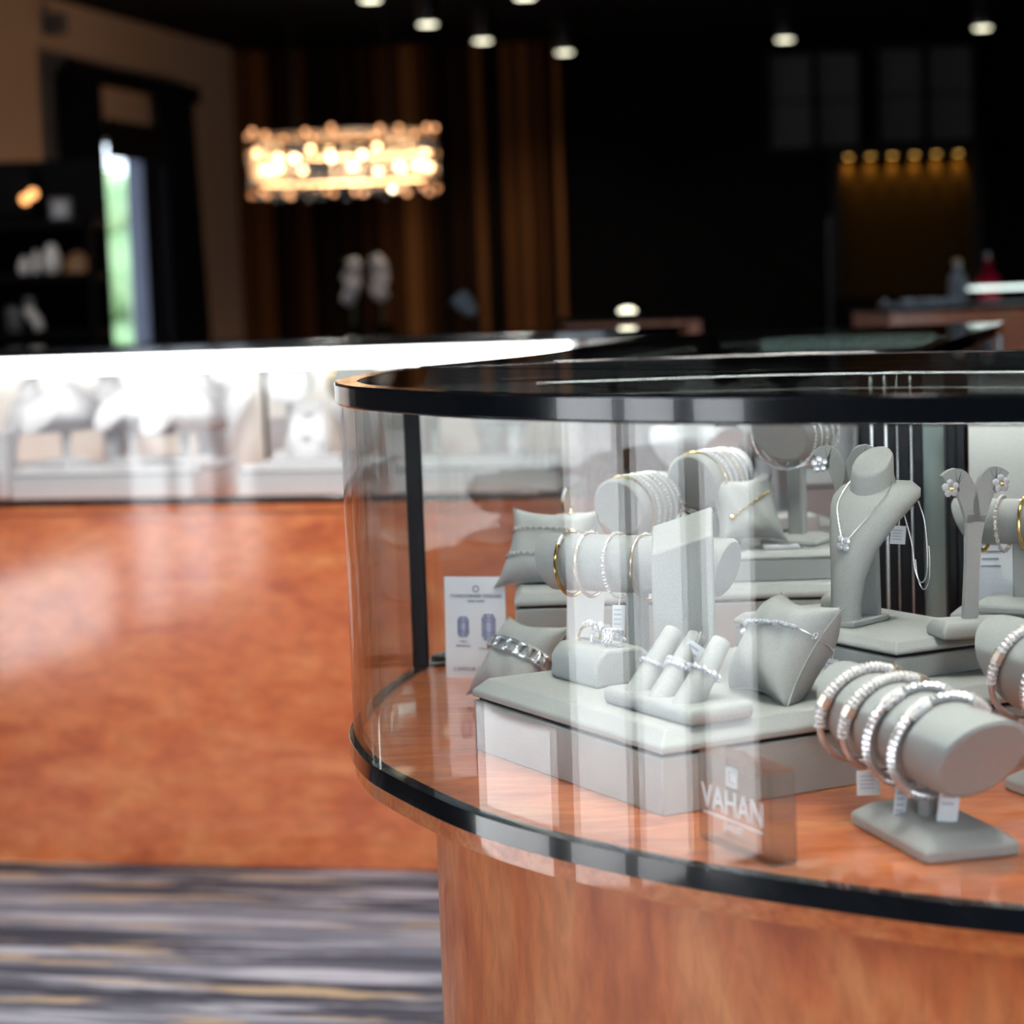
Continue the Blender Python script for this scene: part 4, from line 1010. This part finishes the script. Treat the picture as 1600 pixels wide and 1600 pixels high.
# ceiling spots
spots = [(579, 0, 9.6), (668, 38, 10.5), (754, 64, 11.3), (882, 82, 11.9), (1226, 62, 11.66), (1535, 44, 11.46), (820, -4, 9.5)]
spot_lab = ['at the top edge above the chandelier', 'right of the chandelier rod', 'third along the planked wall', 'at the end of the planked wall', 'above the left grey window', 'above the right grey window', 'cut by the top edge in the middle']
me_h = mesh('housing', G().lathe([(.05, .0), (.052, .01), (.052, .17), (.046, .18)], 18)); me_l = mesh('lens', G().lathe([(.043, -.003), (.043, .004)], 18))
for (px, py, Y), lab in zip(spots, spot_lab):
    p = at(px, py, Y)
    t = thing('ceiling_spot', 'black cylinder spotlight with glowing face ' + lab, 'spotlight', p, group='ceiling spotlights')
    link('housing', me_h, 'black_metal', t); link('lens', me_l, 'spot_face', t)
    obj('rod', G().lathe([(.008, .18), (.008, CEIL - p.z - .001)], 8), 'black_metal', t)
    ld = bpy.data.lights.new('spot_beam', 'SPOT'); ld.energy = 30; ld.color = (1, .80, .58); ld.spot_size = 1.5; ld.spot_blend = .7; ld.shadow_soft_size = .04
    lo = bpy.data.objects.new('spot_beam', ld); COL.objects.link(lo); lo.parent = t; lo.location = (0, 0, -.012); lo.rotation_euler = (math.radians(0 if px == 579 else 35), 0, 0)
    if px == 579: ld.energy = 60

shop = [((.10, 1.35), (.12, 1.75, .85), 'above the front of the nearest case', 48), ((.55, 1.55), (.35, 1.8, .85), 'above the right of the nearest case', 40), ((.10, 2.15), (.2, 2.1, .9), 'above the back of the nearest case', 45),
        ((-1.1, 2.9), (-.95, 4.5, .35), 'over the aisle on the left', 150), ((-.35, 2.9), (-.35, 4.4, .35), 'over the aisle beside the nearest case', 150), ((-.7, 2.2), (-.6, 3.8, 0), 'over the aisle carpet', 100), ((.3, 3.0), (.35, 3.0, .9), 'above the joined case', 50), ((-1.75, 7.3), (-1.95, 8.75, 1.45), 'in front of the shelf unit', 55)]
for (x, y), aim, lab, pw in shop:  # spots added out of view to brighten cases, aisle and shelf
    t = thing('ceiling_spot', 'added unseen black cylinder spotlight ' + lab, 'spotlight', (x, y, 2.42), group='ceiling spotlights')
    link('housing', me_h, 'black_metal', t); link('lens', me_l, 'spot_face', t)
    obj('rod', G().lathe([(.008, .18), (.008, CEIL - 2.421)], 8), 'black_metal', t)
    ld = bpy.data.lights.new('spot_beam', 'SPOT'); ld.energy = pw; ld.color = (1, .95, .90); ld.spot_size = 1.2; ld.spot_blend = .8; ld.shadow_soft_size = .06
    lo = bpy.data.objects.new('spot_beam', ld); COL.objects.link(lo); lo.parent = t; lo.location = (0, 0, -.012)
    lo.rotation_euler = (Vector(aim) - Vector((x, y, 2.41))).to_track_quat('-Z', 'Y').to_euler()

# chandelier
cp = at(536, 256, 10.2)
t = thing('chandelier', 'oval crystal chandelier with glowing bulbs before the planked wall', 'chandelier', (cp.x, cp.y, cp.z))
A_, B_ = .432, .24
def ell(a, k=1.0): return (A_ * k * math.cos(a), B_ * k * math.sin(a))
for z in (.135, .045, -.075):
    obj('frame_ring', G().tube([(*ell(2 * PI * k / 48), z) for k in range(48)], .006, 6, loop=True), 'rose_gold', t)
cm1 = mesh('crystal', G().loft([[(r_ * math.cos(k * PI / 3), r_ * math.sin(k * PI / 3), z) for k in range(6)] for r_, z in ((.002, .055), (.014, .045), (.014, -.045), (.002, -.055))]), 0)
cm2 = mesh('crystal', G().loft([[(r_ * math.cos(k * PI / 3), r_ * math.sin(k * PI / 3), z) for k in range(6)] for r_, z in ((.001, .018), (.015, 0), (.001, -.022))]), 0)
bm1 = mesh('bulb', G().ball((0, 0, 0), .013, 10, 6)); bm2 = mesh('bulb', G().ball((0, 0, 0), .011, 8, 5))
for k in range(44):
    a = 2 * PI * k / 44; x, y = ell(a)
    o = link('crystal', cm1, 'crystal_drop', t); o.location = (x, y, .070)
    o = link('crystal', cm1, 'crystal_drop', t); o.location = (x * .985, y * .985, -.030)
    o = link('crystal', cm2, 'crystal_drop', t); o.location = (x, y, -.115 - .01 * (k % 3))
rr = random.Random(12)
for k in range(22):
    a = 2 * PI * (k + rr.uniform(-.4, .4)) / 22; x, y = ell(a, .93)
    o = link('bulb', bm1, 'bulb', t); o.location = (x, y, rr.choice((.055, .045, -.012, -.02, -.028)))
for k in range(16):
    a = 2 * PI * (k + rr.uniform(-.3, .3)) / 16; x, y = ell(a, 1.0)
    o = link('small_bulb', bm2, 'bulb_soft', t); o.location = (x, y, .145 + rr.uniform(-.01, .015))
for k in range(14):
    a = 2 * PI * (k + rr.uniform(-.3, .3)) / 14; x, y = ell(a, 1.0)
    o = link('small_bulb', bm2, 'bulb_soft', t); o.location = (x, y, -.13 + rr.uniform(-.015, .01))
obj('cross_bar', G().box((0, 0, .14), (A_ * 2, .02, .012)), 'rose_gold', t)
for x in (at(603, 100, 10.2).x - cp.x, -(at(603, 100, 10.2).x - cp.x)):
    obj('rod', G().lathe([(.005, .146), (.005, CEIL - cp.z - .001)], 8, c=(x, 0, 0)), 'metal_dark', t)
ld = bpy.data.lights.new('chandelier_glow', 'POINT'); ld.energy = 20; ld.color = (1, .62, .34); ld.shadow_soft_size = .12
lo = bpy.data.objects.new('chandelier_glow', ld); COL.objects.link(lo); lo.parent = t; lo.location = (0, 0, .01)

# orchids on a tall pedestal
for i, (px, py, lab) in enumerate(((549, 440, 'white orchid spray, left of the pair before the planked wall'), (594, 434, 'white orchid spray, right of the pair before the planked wall'))):
    p = at(px, py, 9.6); t = thing('orchid', lab, 'orchid', (p.x, p.y, 0), group='white orchids')
    if i == 0: ped_x = p.x + .066; ped_y = p.y
    rr = random.Random(20 + i)
    obj('pot', G().lathe([(.04, .951), (.052, 1.0), (.056, 1.08), (.05, 1.08)], 18), 'shelf_black', t)
    obj('stem', G().tube(spline([(0, 0, 1.06), (.01, 0, 1.2), (.0, 0, p.z + .05), (-.03, 0, p.z + .1)], 5), .005, 6), 'stem_green', t)
    for k in range(7):
        q = Vector((rr.uniform(-.018, .018), rr.uniform(-.02, .02), p.z + .072 - k * .024))
        g = G()
        for j in range(5):
            a = 2 * PI * j / 5 + k; g.ball(q + Vector((.018 * math.cos(a), -.006 * (j % 2), .018 * math.sin(a))), .016, 8, 5, (1, .35, 1))
        obj('bloom', g, 'petal', t)

t = thing('plant_table', 'tall narrow black plant table carrying the orchids', 'table', (ped_x, ped_y, 0))
obj('tabletop', G().box((0, 0, .935), (.36, .22, .03)), 'shelf_black', t, bevel=.003)
for x in (-.16, .16):
    for y in (-.09, .09): obj('leg', G().box((x, y, .46), (.025, .025, .92)), 'shelf_black', t)
# curtains either side of the far window
def curtain(label, s0, s1, z0, z1, flare):
    t = thing('curtain', label, 'curtain', lw(s0, .1, 0)); o = lw(s0, .1, 0)
    n = 40; rings = []
    for zq in (z0, (z0 + z1) / 2, z1):
        k_ = 1 + flare * (1 - (zq - z0) / (z1 - z0)); r_ = []
        for j in range(n + 1):
            s = s1 + (s0 - s1) * k_ * (1 - j / n) if flare >= 0 else s0 + (s1 - s0) * (j / n)
            r_.append(lw(s, .10 + .022 * math.sin(j * 1.6), zq) - o)
        for j in range(n, -1, -1):
            s = s1 + (s0 - s1) * k_ * (1 - j / n) if flare >= 0 else s0 + (s1 - s0) * (j / n)
            r_.append(lw(s, .108 + .022 * math.sin(j * 1.6), zq) - o)
        rings.append([tuple(v) for v in r_])
    obj('cloth', G().loft(rings), 'curtain', t, smooth=60)
    g = G().tube([tuple(lw(s0, .11, z1 + .02) - o), tuple(lw(s1, .11, z1 + .02) - o)], .012, 8); obj('rod', g, 'metal_dark', t)
zt_ = 2.33
curtain('black curtain right of the far window, flaring at its foot', s_at(284), s_at(236), .05, zt_, .45)
curtain('black curtain left of the far window', s_at(140), s_at(78), .05, zt_, -1)
# black pelmet between the curtains, with a tan gap showing above the window
t = thing('valance', 'black valance board joining the tops of the curtains', 'valance', lw(s_at(284), .1, 0)); o = lw(s_at(284), .1, 0)
g = G(); lbox(g, s_at(284), s_at(78), .145, .17, zt_ - .02, zt_ + .07)
for i, v in enumerate(g.v): g.v[i] = tuple(Vector(v) - o)
obj('board', g, 'curtain', t, smooth=0)
g = G(); lbox(g, s_at(232), s_at(152), .10, .13, WH - .16, WH + .03)
for i, v in enumerate(g.v): g.v[i] = tuple(Vector(v) - o)
obj('blind_box', g, 'frame_black', t, smooth=0)

# shelf unit at the far left
YS = 8.6
xs0, xs1 = at(-60, 400, YS).x, at(146, 400, YS).x
t = thing('shelf_unit', 'black open shelf unit at the far left', 'shelf', (xs0, YS, 0))
Wd = xs1 - xs0
zs = [at(0, py, YS).z for py in (346, 430, 520)]
for z in zs + [.1]: obj('shelf', G().box((Wd / 2, .15, z - .015), (Wd, .3, .03)), 'shelf_black', t, bevel=.002)
obj('back_panel', G().box((Wd / 2, .305, (zs[0] + .25) / 2), (Wd, .01, zs[0] + .25)), 'shelf_black', t, smooth=0)
for x in (.012, Wd - .012):
    for y in (.012, .288): obj('upright', G().box((x, y, zs[0] / 2), (.024, .024, zs[0])), 'shelf_black', t)
def sx(px): return at(px, 400, YS + .12).x
ys = YS + .14
t = thing('table_lamp', 'dark table lamp with two orange glowing bulbs on the top shelf', 'lamp', (sx(45), ys, zs[0]))
obj('shade', G().box((-.06, 0, .115), (.20, .16, .19)), 'shelf_black', t, bevel=.01); obj('foot', G().box((-.06, 0, .01), (.1, .1, .02)), 'shelf_black', t)
for dx, dz in ((0.015, .085), (.045, .105)): obj('bulb', G().ball((dx, -.095, dz), .020, 10, 6), 'lamp_orange', t)
t = thing('picture_frame', 'small grey picture frame on the top shelf', 'picture frame', (sx(97), ys, zs[0]))
obj('frame', G().box((0, 0, .045), (.085, .015, .09)), 'grey_frame', t, bevel=.003); obj('picture', G().box((0, -.009, .045), (.055, .003, .06)), 'shade_grey', t, smooth=0)
for px, h, wd, m_, lab in ((35, .060, .045, 'white_ceramic', 'small round white jar on the middle shelf'), (54, .085, .035, 'white_ceramic', 'slim white jar beside the round jar on the middle shelf'), (82, .105, .072, 'white_ceramic', 'large white vase on the middle shelf')):
    t = thing('jar', lab, 'jar', (sx(px), ys - .04 * (px == 82), zs[1]))
    obj('body', G().lathe([(wd * .35, 0), (wd * .5, h * .15), (wd * .55, h * .5), (wd * .4, h * .85), (wd * .25, h)], 16), m_, t); obj('lid', G().lathe([(wd * .28, h), (wd * .28, h + .008), (wd * .05, h + .016)], 12), m_, t)
t = thing('wooden_bowl', 'brown wooden bowl upside down at the end of the middle shelf', 'bowl', (sx(120), ys, zs[1]))
obj('bowl', G().lathe([(.062, 0), (.060, .03), (.045, .062), (.02, .078)], 20), 'brown_box', t); obj('foot', G().lathe([(.02, .078), (.02, .085)], 14), 'brown_box', t)
t = thing('vase', 'white curved vase on the lower shelf', 'vase', (sx(42), ys, zs[2]))
obj('body', G().tube(spline([(.03, 0, .004), (.02, 0, .04), (-.005, 0, .08), (-.005, 0, .13)], 5), [.018, .019, .02, .021, .022, .023, .024, .025, .025, .024, .024, .023, .022, .02, .019, .018], 12), 'white_ceramic', t)
obj('lip', G().tube([(-.005 + .017 * math.cos(q), .017 * math.sin(q), .132) for q in [2 * PI * k / 16 for k in range(16)]], .003, 6, loop=True), 'white_ceramic', t)
t = thing('jar', 'dim glass jar at the left of the lower shelf', 'jar', (sx(15), ys, zs[2]))
obj('body', G().lathe([(.03, 0), (.034, .01), (.034, .09), (.026, .10)], 16), 'grey_frame', t); obj('lid', G().lathe([(.03, .10), (.03, .112)], 16), 'metal_dark', t)
# small speaker high on the left wall
o0 = lw(s_at(92), .0, 0); t = thing('wall_speaker', 'small speaker mounted high on the tan wall', 'speaker', (o0.x, o0.y, 2.58), math.atan2(LD.y, LD.x))
obj('cabinet', G().box((0, .06, 0), (.08, .10, .10)), 'grey_frame', t, bevel=.004); obj('bracket', G().box((0, .005, 0), (.03, .01, .04)), 'metal_dark', t, smooth=0)
